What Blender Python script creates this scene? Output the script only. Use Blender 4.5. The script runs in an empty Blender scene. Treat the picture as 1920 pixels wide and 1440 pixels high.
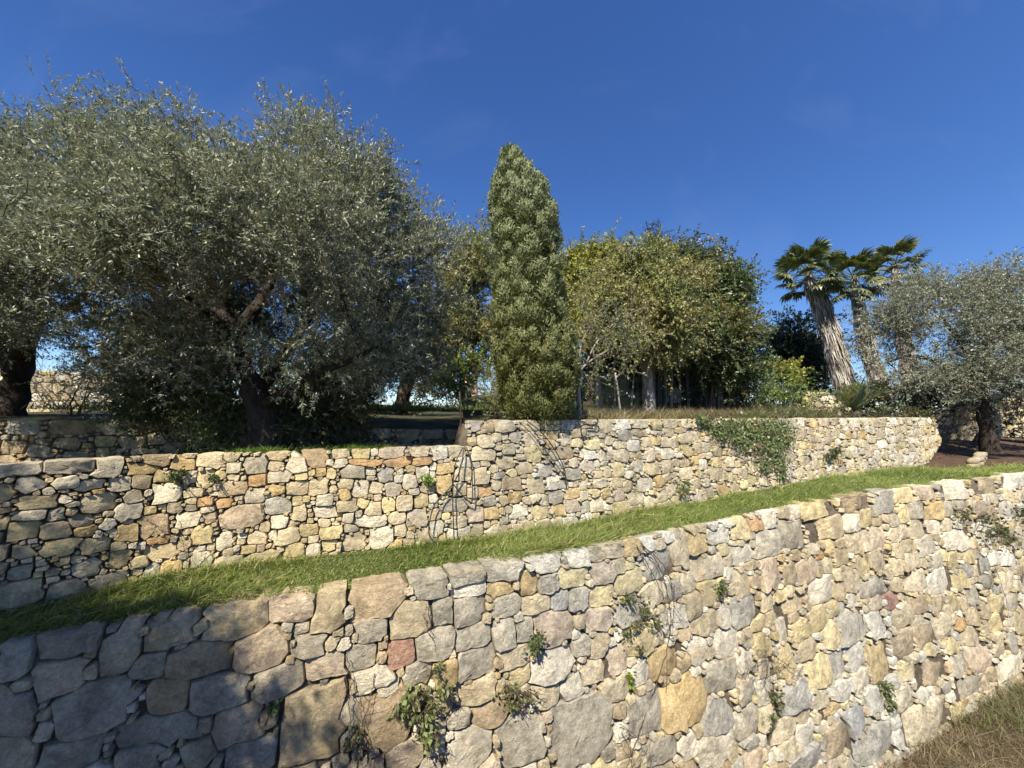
import bpy, math, random
import numpy as np
from mathutils import Vector, Matrix

R = np.random.default_rng(7)
random.seed(7)
PI = math.pi
C = bpy.context.scene.collection
S = bpy.context.scene

# ------------------------------------------------------------------ camera, sky, sun, exposure
F = 723.0
HZ = 780.0
PITCH = math.atan((HZ - 720) / F)
cd = bpy.data.cameras.new('camera')
cam = bpy.data.objects.new('camera', cd)
C.objects.link(cam)
cd.sensor_width = 36.0
cd.lens = F / 1920 * 36.0
cd.clip_start = 0.05
cd.clip_end = 2000
cam.location = (0, 0, 0)
cam.rotation_euler = (PI / 2 + PITCH, 0, 0)
S.camera = cam

SUN_EL = math.radians(50)
SUN_AZ = math.radians(-160)            # from +Y towards +X: behind the viewer, a little to the left
sun_dir = np.array([math.sin(SUN_AZ) * math.cos(SUN_EL), math.cos(SUN_AZ) * math.cos(SUN_EL), math.sin(SUN_EL)])
w = bpy.data.worlds.new('World')
S.world = w
w.use_nodes = True
nt = w.node_tree
bg = nt.nodes['Background']
sky = nt.nodes.new('ShaderNodeTexSky')
sky.sky_type = 'NISHITA'
sky.sun_disc = False
sky.sun_elevation = SUN_EL
sky.sun_rotation = -SUN_AZ
sky.altitude = 200
sky.air_density = 1.0
sky.dust_density = 0.25
sky.ozone_density = 6.0
hs = nt.nodes.new('ShaderNodeHueSaturation')
hs.inputs['Hue'].default_value = 0.511
hs.inputs['Saturation'].default_value = 1.17
nt.links.new(sky.outputs[0], hs.inputs['Color'])
tcw = nt.nodes.new('ShaderNodeTexCoord')
mpw = nt.nodes.new('ShaderNodeMapping')
mpw.inputs['Rotation'].default_value = (0.3, 0.5, 0.9)
mpw.inputs['Scale'].default_value = (1.2, 5.0, 2.5)
nzw = nt.nodes.new('ShaderNodeTexNoise')
nzw.inputs['Scale'].default_value = 1.6
nzw.inputs['Detail'].default_value = 6
nzw.inputs['Roughness'].default_value = 0.55
nzw.inputs['Distortion'].default_value = 0.6
rpw = nt.nodes.new('ShaderNodeValToRGB')
rpw.color_ramp.elements[0].position = 0.50
rpw.color_ramp.elements[0].color = (0, 0, 0, 1)
rpw.color_ramp.elements[1].position = 0.85
rpw.color_ramp.elements[1].color = (0.10, 0.10, 0.10, 1)
mxw = nt.nodes.new('ShaderNodeMix')
mxw.data_type = 'RGBA'
mxw.inputs['B'].default_value = (3.6, 4.3, 5.6, 1)
nt.links.new(tcw.outputs['Generated'], mpw.inputs['Vector'])
nt.links.new(mpw.outputs[0], nzw.inputs['Vector'])
nt.links.new(nzw.outputs['Fac'], rpw.inputs['Fac'])
nt.links.new(rpw.outputs[0], mxw.inputs['Factor'])
nt.links.new(hs.outputs[0], mxw.inputs['A'])
nt.links.new(mxw.outputs['Result'], bg.inputs[0])
bg.inputs[1].default_value = 0.078
sl = bpy.data.lights.new('sun', 'SUN')
sl.energy = 5.0
sl.angle = math.radians(0.53)
sl.color = (1.0, 0.91, 0.76)
so = bpy.data.objects.new('sun', sl)
C.objects.link(so)
so.rotation_euler = Vector(sun_dir).to_track_quat('Z', 'Y').to_euler()
S.view_settings.view_transform = 'Standard'
S.view_settings.look = 'None'
S.view_settings.gamma = 1
S.view_settings.exposure = 1.1
S.cycles.max_bounces = 6
S.cycles.transparent_max_bounces = 4

# ------------------------------------------------------------------ small helpers
def ray(px, py):
    a = (px - 960) / F
    b = -(py - 720) / F
    return np.array([a, math.cos(PITCH) - b * math.sin(PITCH), math.sin(PITCH) + b * math.cos(PITCH)])

def at(px, py, y):
    """place seen at that direction, y metres ahead"""
    r = ray(px, py)
    return r * (y / r[1])

def onz(px, py, z):
    r = ray(px, py)
    return r * (z / r[2])

def nrm(v):
    return v / np.maximum(np.linalg.norm(v, axis=-1, keepdims=True), 1e-9)

def vnoise(p, seed=0, n=10, f=1.0):
    """cheap smooth noise: a sum of random plane waves, about -1..1"""
    r = np.random.default_rng(seed)
    p = np.asarray(p, float)
    k = r.normal(size=(n, p.shape[-1])) * f
    ph = r.uniform(0, 2 * PI, n)
    return np.sin(p @ k.T + ph).sum(-1) / math.sqrt(n) * 0.9

def mesh(name, V, faces, mat, parent=None, smooth=False, tint=None, loc=None, sharp=0):
    """V (n,3); faces: (m,4) / (m,3) array or a list of such"""
    me = bpy.data.meshes.new(name)
    V = np.asarray(V, np.float32)
    if not isinstance(faces, list):
        faces = [faces]
    faces = [np.asarray(f, np.int32) for f in faces if len(f)]
    tot = np.concatenate([np.full(len(f), f.shape[1], np.int32) for f in faces])
    idx = np.concatenate([f.ravel() for f in faces])
    me.vertices.add(len(V))
    me.vertices.foreach_set('co', V.ravel())
    me.loops.add(len(idx))
    me.loops.foreach_set('vertex_index', idx)
    me.polygons.add(len(tot))
    st = np.zeros(len(tot), np.int32)
    st[1:] = np.cumsum(tot)[:-1]
    me.polygons.foreach_set('loop_start', st)
    me.polygons.foreach_set('loop_total', tot)
    if smooth:
        me.polygons.foreach_set('use_smooth', np.ones(len(tot), bool))
    if tint is not None:
        a = me.color_attributes.new('tint', 'FLOAT_COLOR', 'POINT')
        t = np.ones((len(V), 4), np.float32)
        t[:, :3] = tint
        a.data.foreach_set('color', t.ravel())
    me.update(calc_edges=True)
    if sharp:
        me.set_sharp_from_angle(angle=math.radians(sharp))
    me.materials.append(mat)
    o = bpy.data.objects.new(name, me)
    C.objects.link(o)
    if parent is not None:
        o.parent = parent
    if loc is not None:
        o.location = loc
    return o

def thing(name, label, cat, loc=(0, 0, 0), group=None):
    o = bpy.data.objects.new(name, None)
    C.objects.link(o)
    o.location = tuple(float(q) for q in loc)
    o.empty_display_size = 0.2
    o['label'] = label
    o['category'] = cat
    if group:
        o['group'] = group
    return o

def tag(o, label, cat, group=None, kind=None):
    o['label'] = label
    o['category'] = cat
    if group:
        o['group'] = group
    if kind:
        o['kind'] = kind
    return o

def struct(o):
    o['kind'] = 'structure'
    return o

def stuff(o):
    o['kind'] = 'stuff'
    return o

class MB:
    """collects vertices and quads/tris"""
    def __init__(s):
        s.V, s.Q, s.T, s.n, s.tint = [], [], [], 0, []
    def add(s, V, Q=None, T=None, tint=None):
        V = np.asarray(V, float).reshape(-1, 3)
        if Q is not None and len(Q):
            s.Q.append(np.asarray(Q, int) + s.n)
        if T is not None and len(T):
            s.T.append(np.asarray(T, int) + s.n)
        s.V.append(V)
        if tint is not None:
            s.tint.append(np.broadcast_to(np.asarray(tint, float), V.shape))
        s.n += len(V)
    def build(s, name, mat, parent=None, smooth=False, origin=None, sharp=0):
        V = np.concatenate(s.V)
        if origin is not None:
            V = V - np.asarray(origin)
        f = []
        if s.Q:
            f.append(np.concatenate(s.Q))
        if s.T:
            f.append(np.concatenate(s.T))
        return mesh(name, V, f, mat, parent, smooth, np.concatenate(s.tint) if s.tint else None, sharp=sharp)

def loft(P, rad, sides=6, cap=True, wob=0.0, seed=0):
    P = np.asarray(P, float)
    n = len(P)
    rad = np.broadcast_to(np.asarray(rad, float), (n,))
    T = nrm(np.gradient(P, axis=0))
    ref = np.array([0.31, 0.93, 0.2])
    a = nrm(np.cross(T[0], ref))
    A = []
    for i in range(n):
        a = a - T[i] * (a @ T[i])
        a = a / max(np.linalg.norm(a), 1e-9)
        A.append(a)
    A = np.array(A)
    B = np.cross(T, A)
    th = np.arange(sides) / sides * 2 * PI
    rr = rad[:, None] * np.ones(sides)
    if wob:
        q = np.stack([np.cos(th)[None] * np.ones((n, 1)), np.sin(th)[None] * np.ones((n, 1)), (np.arange(n) / 4.0)[:, None] * np.ones(sides)], -1)
        rr = rr * (1 + wob * vnoise(q, seed, 12, 2.2))
    V = P[:, None] + rr[..., None] * (np.cos(th)[None, :, None] * A[:, None] + np.sin(th)[None, :, None] * B[:, None])
    V = V.reshape(-1, 3)
    i, j = np.meshgrid(np.arange(n - 1), np.arange(sides), indexing='ij')
    j2 = (j + 1) % sides
    Q = np.stack([i * sides + j, i * sides + j2, (i + 1) * sides + j2, (i + 1) * sides + j], -1).reshape(-1, 4)
    Tt = np.zeros((0, 3), int)
    if cap:
        V = np.vstack([V, P[-1] + T[-1] * rad[-1] * 0.5])
        k = len(V) - 1
        b = (n - 1) * sides
        Tt = np.array([[b + q, b + (q + 1) % sides, k] for q in range(sides)])
    return V, Q, Tt

def smooth_path(P, n=40):
    """Catmull-Rom through the points"""
    P = np.asarray(P, float)
    P = np.vstack([2 * P[0] - P[1], P, 2 * P[-1] - P[-2]])
    out = []
    m = len(P) - 3
    for k in np.linspace(0, m - 1e-6, n):
        i = int(k)
        t = k - i
        a, b, c, d = P[i:i + 4]
        out.append(0.5 * ((2 * b) + (-a + c) * t + (2 * a - 5 * b + 4 * c - d) * t * t + (-a + 3 * b - 3 * c + d) * t ** 3))
    return np.array(out)

# ------------------------------------------------------------------ materials
def newmat(name):
    m = bpy.data.materials.new(name)
    m.use_nodes = True
    t = m.node_tree
    return m, t, t.nodes['Principled BSDF']

def nd(t, kind, **kw):
    n = t.nodes.new(kind)
    for k, v in kw.items():
        setattr(n, k, v)
    return n

def noise(t, coord, scale, detail=4, rough=0.55, dist=0.0):
    n = nd(t, 'ShaderNodeTexNoise')
    n.inputs['Scale'].default_value = scale
    n.inputs['Detail'].default_value = detail
    n.inputs['Roughness'].default_value = rough
    n.inputs['Distortion'].default_value = dist
    t.links.new(coord, n.inputs['Vector'])
    return n.outputs['Fac']

def ramp(t, fac, stops):
    n = nd(t, 'ShaderNodeValToRGB')
    e = n.color_ramp.elements
    while len(e) < len(stops):
        e.new(0.5)
    for q, (p, c) in zip(e, stops):
        q.position = p
        q.color = (c, c, c, 1) if not hasattr(c, '__len__') else (*c, 1)
    t.links.new(fac, n.inputs['Fac'])
    return n.outputs['Color']

def mix(t, fac, a, b, mode='MIX'):
    n = nd(t, 'ShaderNodeMix', data_type='RGBA', blend_type=mode)
    for sock, v in ((n.inputs['Factor'], fac), (n.inputs['A'], a), (n.inputs['B'], b)):
        if isinstance(v, (int, float)):
            sock.default_value = v
        elif isinstance(v, tuple):
            sock.default_value = (*v, 1)
        else:
            t.links.new(v, sock)
    return n.outputs['Result']

def bump(t, bsdf, h, strength, dist, prev=None):
    n = nd(t, 'ShaderNodeBump')
    n.inputs['Strength'].default_value = strength
    n.inputs['Distance'].default_value = dist
    t.links.new(h, n.inputs['Height'])
    if prev is not None:
        t.links.new(prev, n.inputs['Normal'])
    t.links.new(n.outputs['Normal'], bsdf.inputs['Normal'])
    return n.outputs['Normal']

def mat_stone():
    m, t, b = newmat('limestone')
    pos = nd(t, 'ShaderNodeNewGeometry').outputs['Position']
    tint = nd(t, 'ShaderNodeAttribute', attribute_name='tint').outputs['Color']
    n1 = noise(t, pos, 5.5, 5, 0.62, 0.4)
    n2 = noise(t, pos, 21, 5, 0.65, 0.2)
    n3 = noise(t, pos, 90, 3, 0.7)
    n4 = noise(t, pos, 3.1, 4, 0.6, 0.8)
    c = mix(t, 1.0, tint, ramp(t, n1, [(0.28, 0.58), (0.5, 1.0), (0.72, 1.25)]), 'MULTIPLY')
    mv = nd(t, 'ShaderNodeMapping')
    mv.inputs['Scale'].default_value = (1.5, 1.5, 0.35)
    t.links.new(pos, mv.inputs['Vector'])
    c = mix(t, 1.0, c, ramp(t, noise(t, mv.outputs['Vector'], 1.7, 5, 0.65, 0.3), [(0.32, (0.74, 0.73, 0.72)), (0.52, (1.0, 1.0, 1.0)), (0.7, (1.10, 1.07, 1.0))]), 'MULTIPLY')
    c = mix(t, 1.0, c, ramp(t, n2, [(0.3, 0.78), (0.55, 1.02), (0.75, 1.13)]), 'MULTIPLY')
    # pale crust, iron stains, grey weathering
    c = mix(t, ramp(t, n2, [(0.58, 0.0), (0.72, 0.55)]), c, (0.52, 0.485, 0.39))
    c = mix(t, ramp(t, n4, [(0.60, 0.0), (0.75, 0.5)]), c, (0.42, 0.30, 0.14))
    c = mix(t, ramp(t, noise(t, pos, 2.3, 5, 0.65, 0.5), [(0.55, 0.0), (0.74, 0.5)]), c, (0.26, 0.24, 0.205))
    c = mix(t, 1.0, c, ramp(t, noise(t, pos, 38, 8, 0.78, 0.3), [(0.32, 0.62), (0.5, 1.0), (0.68, 1.2)]), 'MULTIPLY')
    c = mix(t, ramp(t, n3, [(0.30, 0.65), (0.40, 0.0)]), c, (0.11, 0.095, 0.08))
    t.links.new(c, b.inputs['Base Color'])
    b.inputs['Roughness'].default_value = 0.92
    b.inputs['Specular IOR Level'].default_value = 0.15
    ck = nd(t, 'ShaderNodeTexVoronoi', feature='DISTANCE_TO_EDGE')
    ck.inputs['Scale'].default_value = 6.0
    wv = mix(t, 0.12, pos, nd(t, 'ShaderNodeTexNoise').outputs['Color'])
    t.links.new(wv, ck.inputs['Vector'])
    h0 = ramp(t, ck.outputs['Distance'], [(0.0, 0.0), (0.035, 1.0)])
    p = bump(t, b, h0, 0.10, 0.010)
    fv = nd(t, 'ShaderNodeTexVoronoi', feature='F1')
    fv.inputs['Scale'].default_value = 9.0
    t.links.new(mix(t, 0.10, pos, nd(t, 'ShaderNodeTexNoise').outputs['Color']), fv.inputs['Vector'])
    p = bump(t, b, fv.outputs['Distance'], 0.45, 0.05, p)
    p = bump(t, b, noise(t, pos, 13, 7, 0.76, 0.2), 0.9, 0.035, p)
    p = bump(t, b, noise(t, pos, 70, 5, 0.75), 1.0, 0.012, p)
    return m

def mat_simple(name, stops, scale=6, rough=0.9, bstr=0.6, bdist=0.02, bscale=25, spec=0.2):
    m, t, b = newmat(name)
    pos = nd(t, 'ShaderNodeNewGeometry').outputs['Position']
    c = ramp(t, noise(t, pos, scale, 6, 0.65, 0.3), stops)
    c = mix(t, 1.0, c, ramp(t, noise(t, pos, scale * 7, 4, 0.7), [(0.3, 0.65), (0.7, 1.25)]), 'MULTIPLY')
    t.links.new(c, b.inputs['Base Color'])
    b.inputs['Roughness'].default_value = rough
    b.inputs['Specular IOR Level'].default_value = spec
    if bstr:
        bump(t, b, noise(t, pos, bscale, 5, 0.7), bstr, bdist)
    return m

def mat_leaf(name, top, under=None, var=0.35, rough=0.5, transl=0.25, spec=0.4, alt=None, altamt=0.0, scale=1.1, tintattr=False):
    """leaf with its own upper and lower side colours"""
    m, t, b = newmat(name)
    g = nd(t, 'ShaderNodeNewGeometry')
    pos = g.outputs['Position']
    if tintattr:
        col = nd(t, 'ShaderNodeAttribute', attribute_name='tint').outputs['Color']
    else:
        col = top
        if under is not None:
            col = mix(t, g.outputs['Backfacing'], top, under)
    if alt is not None:
        col = mix(t, ramp(t, noise(t, pos, scale, 3, 0.6), [(0.55 - altamt * 0.3, 0.0), (0.72 - altamt * 0.3, 1.0)]), col, alt)
    wn = nd(t, 'ShaderNodeTexWhiteNoise', noise_dimensions='1D')
    t.links.new(g.outputs['Random Per Island'], wn.inputs['W'])
    col = mix(t, 1.0, col, ramp(t, wn.outputs['Value'], [(0.0, 1 - var), (1.0, 1 + var)]), 'MULTIPLY')
    t.links.new(col, b.inputs['Base Color'])
    b.inputs['Roughness'].default_value = rough
    b.inputs['Specular IOR Level'].default_value = spec
    if transl:
        tr = nd(t, 'ShaderNodeBsdfTranslucent')
        t.links.new(mix(t, 1.0, col, (1.25, 1.3, 0.7), 'MULTIPLY'), tr.inputs['Color'])
        mx = nd(t, 'ShaderNodeMixShader')
        mx.inputs[0].default_value = transl
        t.links.new(b.outputs[0], mx.inputs[1])
        t.links.new(tr.outputs[0], mx.inputs[2])
        t.links.new(mx.outputs[0], t.nodes['Material Output'].inputs['Surface'])
    return m

def mat_bark(name, lo, hi, vs=6):
    m, t, b = newmat(name)
    tc = nd(t, 'ShaderNodeNewGeometry').outputs['Position']
    mp = nd(t, 'ShaderNodeMapping')
    mp.inputs['Scale'].default_value = (1, 1, 0.28)
    t.links.new(tc, mp.inputs['Vector'])
    v = mp.outputs['Vector']
    c = ramp(t, noise(t, v, vs * 3, 6, 0.7, 0.4), [(0.3, lo), (0.7, hi)])
    t.links.new(c, b.inputs['Base Color'])
    b.inputs['Roughness'].default_value = 0.95
    b.inputs['Specular IOR Level'].default_value = 0.1
    p = bump(t, b, noise(t, v, vs * 4, 6, 0.7, 0.6), 1.0, 0.04)
    return m

M = {}
M['stone'] = mat_stone()
M['core'] = mat_simple('earth_joint', [(0.3, (0.05, 0.04, 0.028)), (0.7, (0.17, 0.14, 0.10))], 9, bstr=1.0, bdist=0.03)
M['soil'] = mat_simple('mulch_soil', [(0.3, (0.045, 0.03, 0.02)), (0.55, (0.10, 0.065, 0.04)), (0.75, (0.17, 0.12, 0.075))], 5, bstr=1.0, bdist=0.05)
M['turf'] = mat_simple('turf_soil', [(0.3, (0.04, 0.05, 0.016)), (0.6, (0.08, 0.10, 0.03)), (0.8, (0.14, 0.12, 0.06))], 4, bstr=0.8, bdist=0.04)
M['hill'] = mat_simple('scrub_ground', [(0.3, (0.035, 0.04, 0.018)), (0.55, (0.075, 0.075, 0.032)), (0.75, (0.15, 0.12, 0.07))], 1.4, bstr=1.0, bdist=0.08)
M['grass'] = mat_leaf('grass_blade', (0.1, 0.16, 0.02), tintattr=True, var=0.3, rough=0.55, transl=0.3, spec=0.3)
M['olive_leaf'] = mat_leaf('olive_leaf', (0.125, 0.145, 0.085), (0.33, 0.345, 0.265), var=0.4, rough=0.5, transl=0.12, spec=0.35)
M['olive_far'] = mat_leaf('olive_leaf_grey', (0.145, 0.16, 0.105), (0.27, 0.285, 0.225), var=0.4, rough=0.45, transl=0.12, spec=0.45)
M['pale_leaf'] = mat_leaf('pale_leaf', (0.13, 0.15, 0.05), (0.2, 0.21, 0.11), var=0.4, rough=0.5, transl=0.25, alt=(0.22, 0.19, 0.045), altamt=0.3, scale=0.9)
M['yellow_leaf'] = mat_leaf('yellowing_leaf', (0.155, 0.18, 0.05), (0.20, 0.215, 0.09), var=0.45, rough=0.5, transl=0.22, alt=(0.225, 0.205, 0.06), altamt=0.35, scale=0.8)
M['gold_leaf'] = mat_leaf('golden_leaf', (0.17, 0.205, 0.04), (0.21, 0.23, 0.07), var=0.45, rough=0.45, transl=0.3, alt=(0.27, 0.26, 0.05), altamt=0.4, scale=1.2)
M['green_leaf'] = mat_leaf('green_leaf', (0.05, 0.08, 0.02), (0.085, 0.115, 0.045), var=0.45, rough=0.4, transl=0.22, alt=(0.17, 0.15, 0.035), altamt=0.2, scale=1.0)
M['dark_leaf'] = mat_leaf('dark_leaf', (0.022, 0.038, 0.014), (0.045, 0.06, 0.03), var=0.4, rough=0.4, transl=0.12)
M['bright_leaf'] = mat_leaf('bright_leaf', (0.13, 0.19, 0.025), (0.16, 0.2, 0.06), var=0.4, rough=0.45, transl=0.3)
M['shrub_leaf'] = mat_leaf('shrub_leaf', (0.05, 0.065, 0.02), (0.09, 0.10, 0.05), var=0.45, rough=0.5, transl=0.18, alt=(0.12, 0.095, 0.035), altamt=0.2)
M['cypress'] = mat_leaf('cypress_spray', (0.15, 0.17, 0.08), tintattr=True, var=0.35, rough=0.6, transl=0.15, spec=0.25)
M['ivy'] = mat_leaf('ivy_leaf', (0.095, 0.125, 0.045), (0.14, 0.155, 0.085), var=0.5, rough=0.4, transl=0.2, alt=(0.17, 0.14, 0.08), altamt=0.15, scale=2.0)
M['caper'] = mat_leaf('wall_plant_leaf', (0.16, 0.185, 0.07), (0.21, 0.23, 0.13), var=0.4, rough=0.5, transl=0.25, alt=(0.16, 0.14, 0.06), altamt=0.2, scale=5)
M['palm_green'] = mat_leaf('palm_frond_green', (0.085, 0.115, 0.04), (0.13, 0.15, 0.075), var=0.4, rough=0.4, transl=0.2, alt=(0.2, 0.19, 0.06), altamt=0.05, scale=1.5)
M['palm_dry'] = mat_leaf('palm_frond_dry', (0.30, 0.26, 0.205), (0.24, 0.205, 0.16), var=0.5, rough=0.85, transl=0.08, spec=0.1, alt=(0.36, 0.335, 0.30), altamt=0.6, scale=1.2)
M['litter'] = mat_leaf('leaf_litter', (0.11, 0.065, 0.035), (0.2, 0.15, 0.09), var=0.6, rough=0.9, transl=0.0, spec=0.1)
M['olive_bark'] = mat_bark('olive_bark', (0.018, 0.015, 0.012), (0.075, 0.062, 0.05))
M['twig'] = mat_bark('twig_bark', (0.16, 0.145, 0.12), (0.34, 0.31, 0.27), 10)
M['grey_bark'] = mat_bark('grey_bark', (0.16, 0.14, 0.12), (0.42, 0.38, 0.33), 5)
M['brown_bark'] = mat_bark('brown_bark', (0.05, 0.038, 0.028), (0.15, 0.115, 0.085), 8)
M['rubber'] = mat_simple('black_rubber', [(0.3, (0.012, 0.012, 0.013)), (0.7, (0.03, 0.03, 0.03))], 20, rough=0.5, bstr=0.1, spec=0.4)
M['iron'] = mat_simple('dark_iron', [(0.3, (0.02, 0.018, 0.016)), (0.7, (0.06, 0.045, 0.035))], 20, rough=0.7, bstr=0.2)
M['post'] = mat_simple('green_paint', [(0.3, (0.018, 0.035, 0.024)), (0.7, (0.04, 0.06, 0.045))], 20, rough=0.5, bstr=0.1)
M['wire'] = mat_simple('green_wire', [(0.3, (0.03, 0.05, 0.04)), (0.7, (0.08, 0.10, 0.085))], 20, rough=0.5, bstr=0)
M['wood'] = mat_simple('weathered_wood', [(0.3, (0.2, 0.18, 0.15)), (0.7, (0.42, 0.39, 0.34))], 10, rough=0.9)
M['render'] = mat_simple('white_render', [(0.3, (0.55, 0.52, 0.46)), (0.7, (0.72, 0.69, 0.63))], 3, rough=0.9, bstr=0.2)
M['coping'] = mat_simple('cement_capping', [(0.3, (0.27, 0.24, 0.19)), (0.7, (0.42, 0.37, 0.29))], 4, rough=0.95, bstr=0.8)

# ------------------------------------------------------------------ dry-stone walls
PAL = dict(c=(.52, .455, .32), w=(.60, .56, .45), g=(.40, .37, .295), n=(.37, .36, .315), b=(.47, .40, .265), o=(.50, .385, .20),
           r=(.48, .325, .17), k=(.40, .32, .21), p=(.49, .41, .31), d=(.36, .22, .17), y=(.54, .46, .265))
PAL = {k: np.array(v) * 1.0 for k, v in PAL.items()}

class Wall:
    def __init__(s, base_xy, zbase, ztop, batter, toward=(0, 0)):
        """base_xy polyline of the TOP front edge; heights per point"""
        P = np.column_stack([base_xy, zbase, ztop])
        P = smooth_path(P, 400)
        d = np.r_[0, np.cumsum(np.linalg.norm(np.diff(P[:, :2], axis=0), axis=1))]
        s.L = d[-1]
        s.s = d
        s.P = P
        T = nrm(np.gradient(P[:, :2], axis=0))
        N = np.column_stack([T[:, 1], -T[:, 0]])
        mid = len(P) // 3
        if N[mid] @ (np.array(toward) - P[mid, :2]) < 0:
            N = -N
        s.N = N
        s.bat = batter
        s.step = None                                  # (s, extra drop of the coping before it)
    def itp(s, q, A):
        return np.interp(q, s.s, A)
    def H(s, q):
        return s.itp(q, s.P[:, 3]) - s.itp(q, s.P[:, 2])
    def world(s, q, v, d):
        """q along, v below the top line, d out of the face"""
        k = s.bat * v + d
        x = s.itp(q, s.P[:, 0]) + s.itp(q, s.N[:, 0]) * k
        y = s.itp(q, s.P[:, 1]) + s.itp(q, s.N[:, 1]) * k
        return np.stack([x, y, s.itp(q, s.P[:, 3]) - v], -1)
    def grid(s):
        if not hasattr(s, '_g'):
            q = np.linspace(0, s.L, 700)
            v = np.linspace(-0.1, s.H(q).max() + 0.3, 160)
            Q, Vv = np.meshgrid(q, v, indexing='ij')
            s._g = (Q, Vv, project(s.world(Q, Vv, 0)))
        return s._g
    def find(s, px, py):
        Q, Vv, pp = s.grid()
        d = (pp[..., 0] - px) ** 2 + (pp[..., 1] - py) ** 2
        i, j = np.unravel_index(np.argmin(d), d.shape)
        i0, j0 = min(max(i, 1), Q.shape[0] - 2), min(max(j, 1), Q.shape[1] - 2)
        dq, dv = Q[1, 0] - Q[0, 0], Vv[0, 1] - Vv[0, 0]
        J = np.array([(pp[i0 + 1, j0] - pp[i0 - 1, j0]) / (2 * dq), (pp[i0, j0 + 1] - pp[i0, j0 - 1]) / (2 * dv)]).T
        off = np.linalg.solve(J, np.array([px, py]) - pp[i, j])
        return Q[i, j] + off[0], Vv[i, j] + off[1], J

def project(P):
    y = P[..., 1] * math.cos(PITCH) + P[..., 2] * math.sin(PITCH)
    z = -P[..., 1] * math.sin(PITCH) + P[..., 2] * math.cos(PITCH)
    y = np.maximum(y, 0.05)
    return np.stack([960 + F * P[..., 0] / y, 720 - F * z / y], -1)

def pack(wl, marks, size, top, bottom, seed, small=0.11, coping=(0.16, 0.3), cop_w=(0.35, 0.8), aspect=(1.0, 1.9), mixw='ccccwwgggbbyyopk', tries=1.0, levels=(1.0, 0.8, 0.62, 0.46, 0.33, 0.24, 0.17), lengthen=0.0):
    """choose stones: list of q, v, half width, half height, turn, colour, is_coping"""
    r = np.random.default_rng(seed)
    st = []
    cap = 8000
    stretch = lambda q_: 1 + lengthen * min(max(q_ - 7, 0), 12)
    arr = np.zeros((cap, 4))
    def put(q, v, a, b, th, c, cop=False):
        arr[len(st)] = (q, v, a, b)
        st.append((q, v, a, b, th, c, cop))
    def free(q, v, a, b, k):
        n = len(st)
        if n == 0:
            return True
        e = arr[:n]
        return np.maximum(np.abs(e[:, 0] - q) / (e[:, 2] + a), np.abs(e[:, 1] - v) / (e[:, 3] + b)).min() > k
    for (px, py, pw, ph, c) in marks:
        q, v, J = wl.find(px, py)
        if not (0 < q < wl.L):
            continue
        a = 0.5 * pw / max(abs(J[0, 0]), 1e-3)
        b = 0.5 * ph / max(abs(J[1, 1]), 1e-3)
        t0 = top(q)
        v = max(v, t0 + b * 0.96)
        put(q, v, a, b, r.normal(0, 0.08), PAL[c] * r.uniform(0.9, 1.1), v < t0 + b * 1.15)
    # coping course
    q = 0.0
    while q < wl.L:
        g = size(q)
        a = r.uniform(*cop_w) * g * 0.5 * stretch(q)
        b = r.uniform(*coping) * g * 0.5
        if q + 2 * a > wl.L:
            a = (wl.L - q) / 2 + 0.01
        ok = free(q + a, top(q + a) + b, a, b, 0.82)
        if ok:
            put(q + a, top(q + a) + b, a, b, 0.0, PAL[r.choice(list(mixw))] * r.uniform(0.85, 1.12), True)
            q += 2 * a
        else:
            q += 0.06 * g
    area = wl.L * np.mean([bottom(x) - top(x) for x in np.linspace(0, wl.L, 50)])
    for lv in levels:
        g0 = size(wl.L / 2)
        nt_ = int(tries * 5.0 * area / (0.25 * (lv * 0.62 * g0) ** 2 + 0.002))
        for _ in range(min(nt_, 9000)):
            q = r.uniform(0, wl.L)
            g = size(q)
            v = r.uniform(top(q) + 0.02, bottom(q) + 0.06)
            k = lv * r.uniform(0.82, 1.15)
            asp = r.uniform(*aspect)
            b = k * g * 0.5 * 0.62 * r.uniform(0.85, 1.15)
            a = b * asp * stretch(q)
            if free(q, v, a, b, 0.80 if lv > 0.3 else 0.74):
                if v - b < top(q) - 0.02:
                    continue
                put(q, v, a, b, r.normal(0, 0.16), PAL[r.choice(list(mixw))] * r.uniform(0.82, 1.12), False)
                if len(st) > cap - 10:
                    break
    return st

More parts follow.
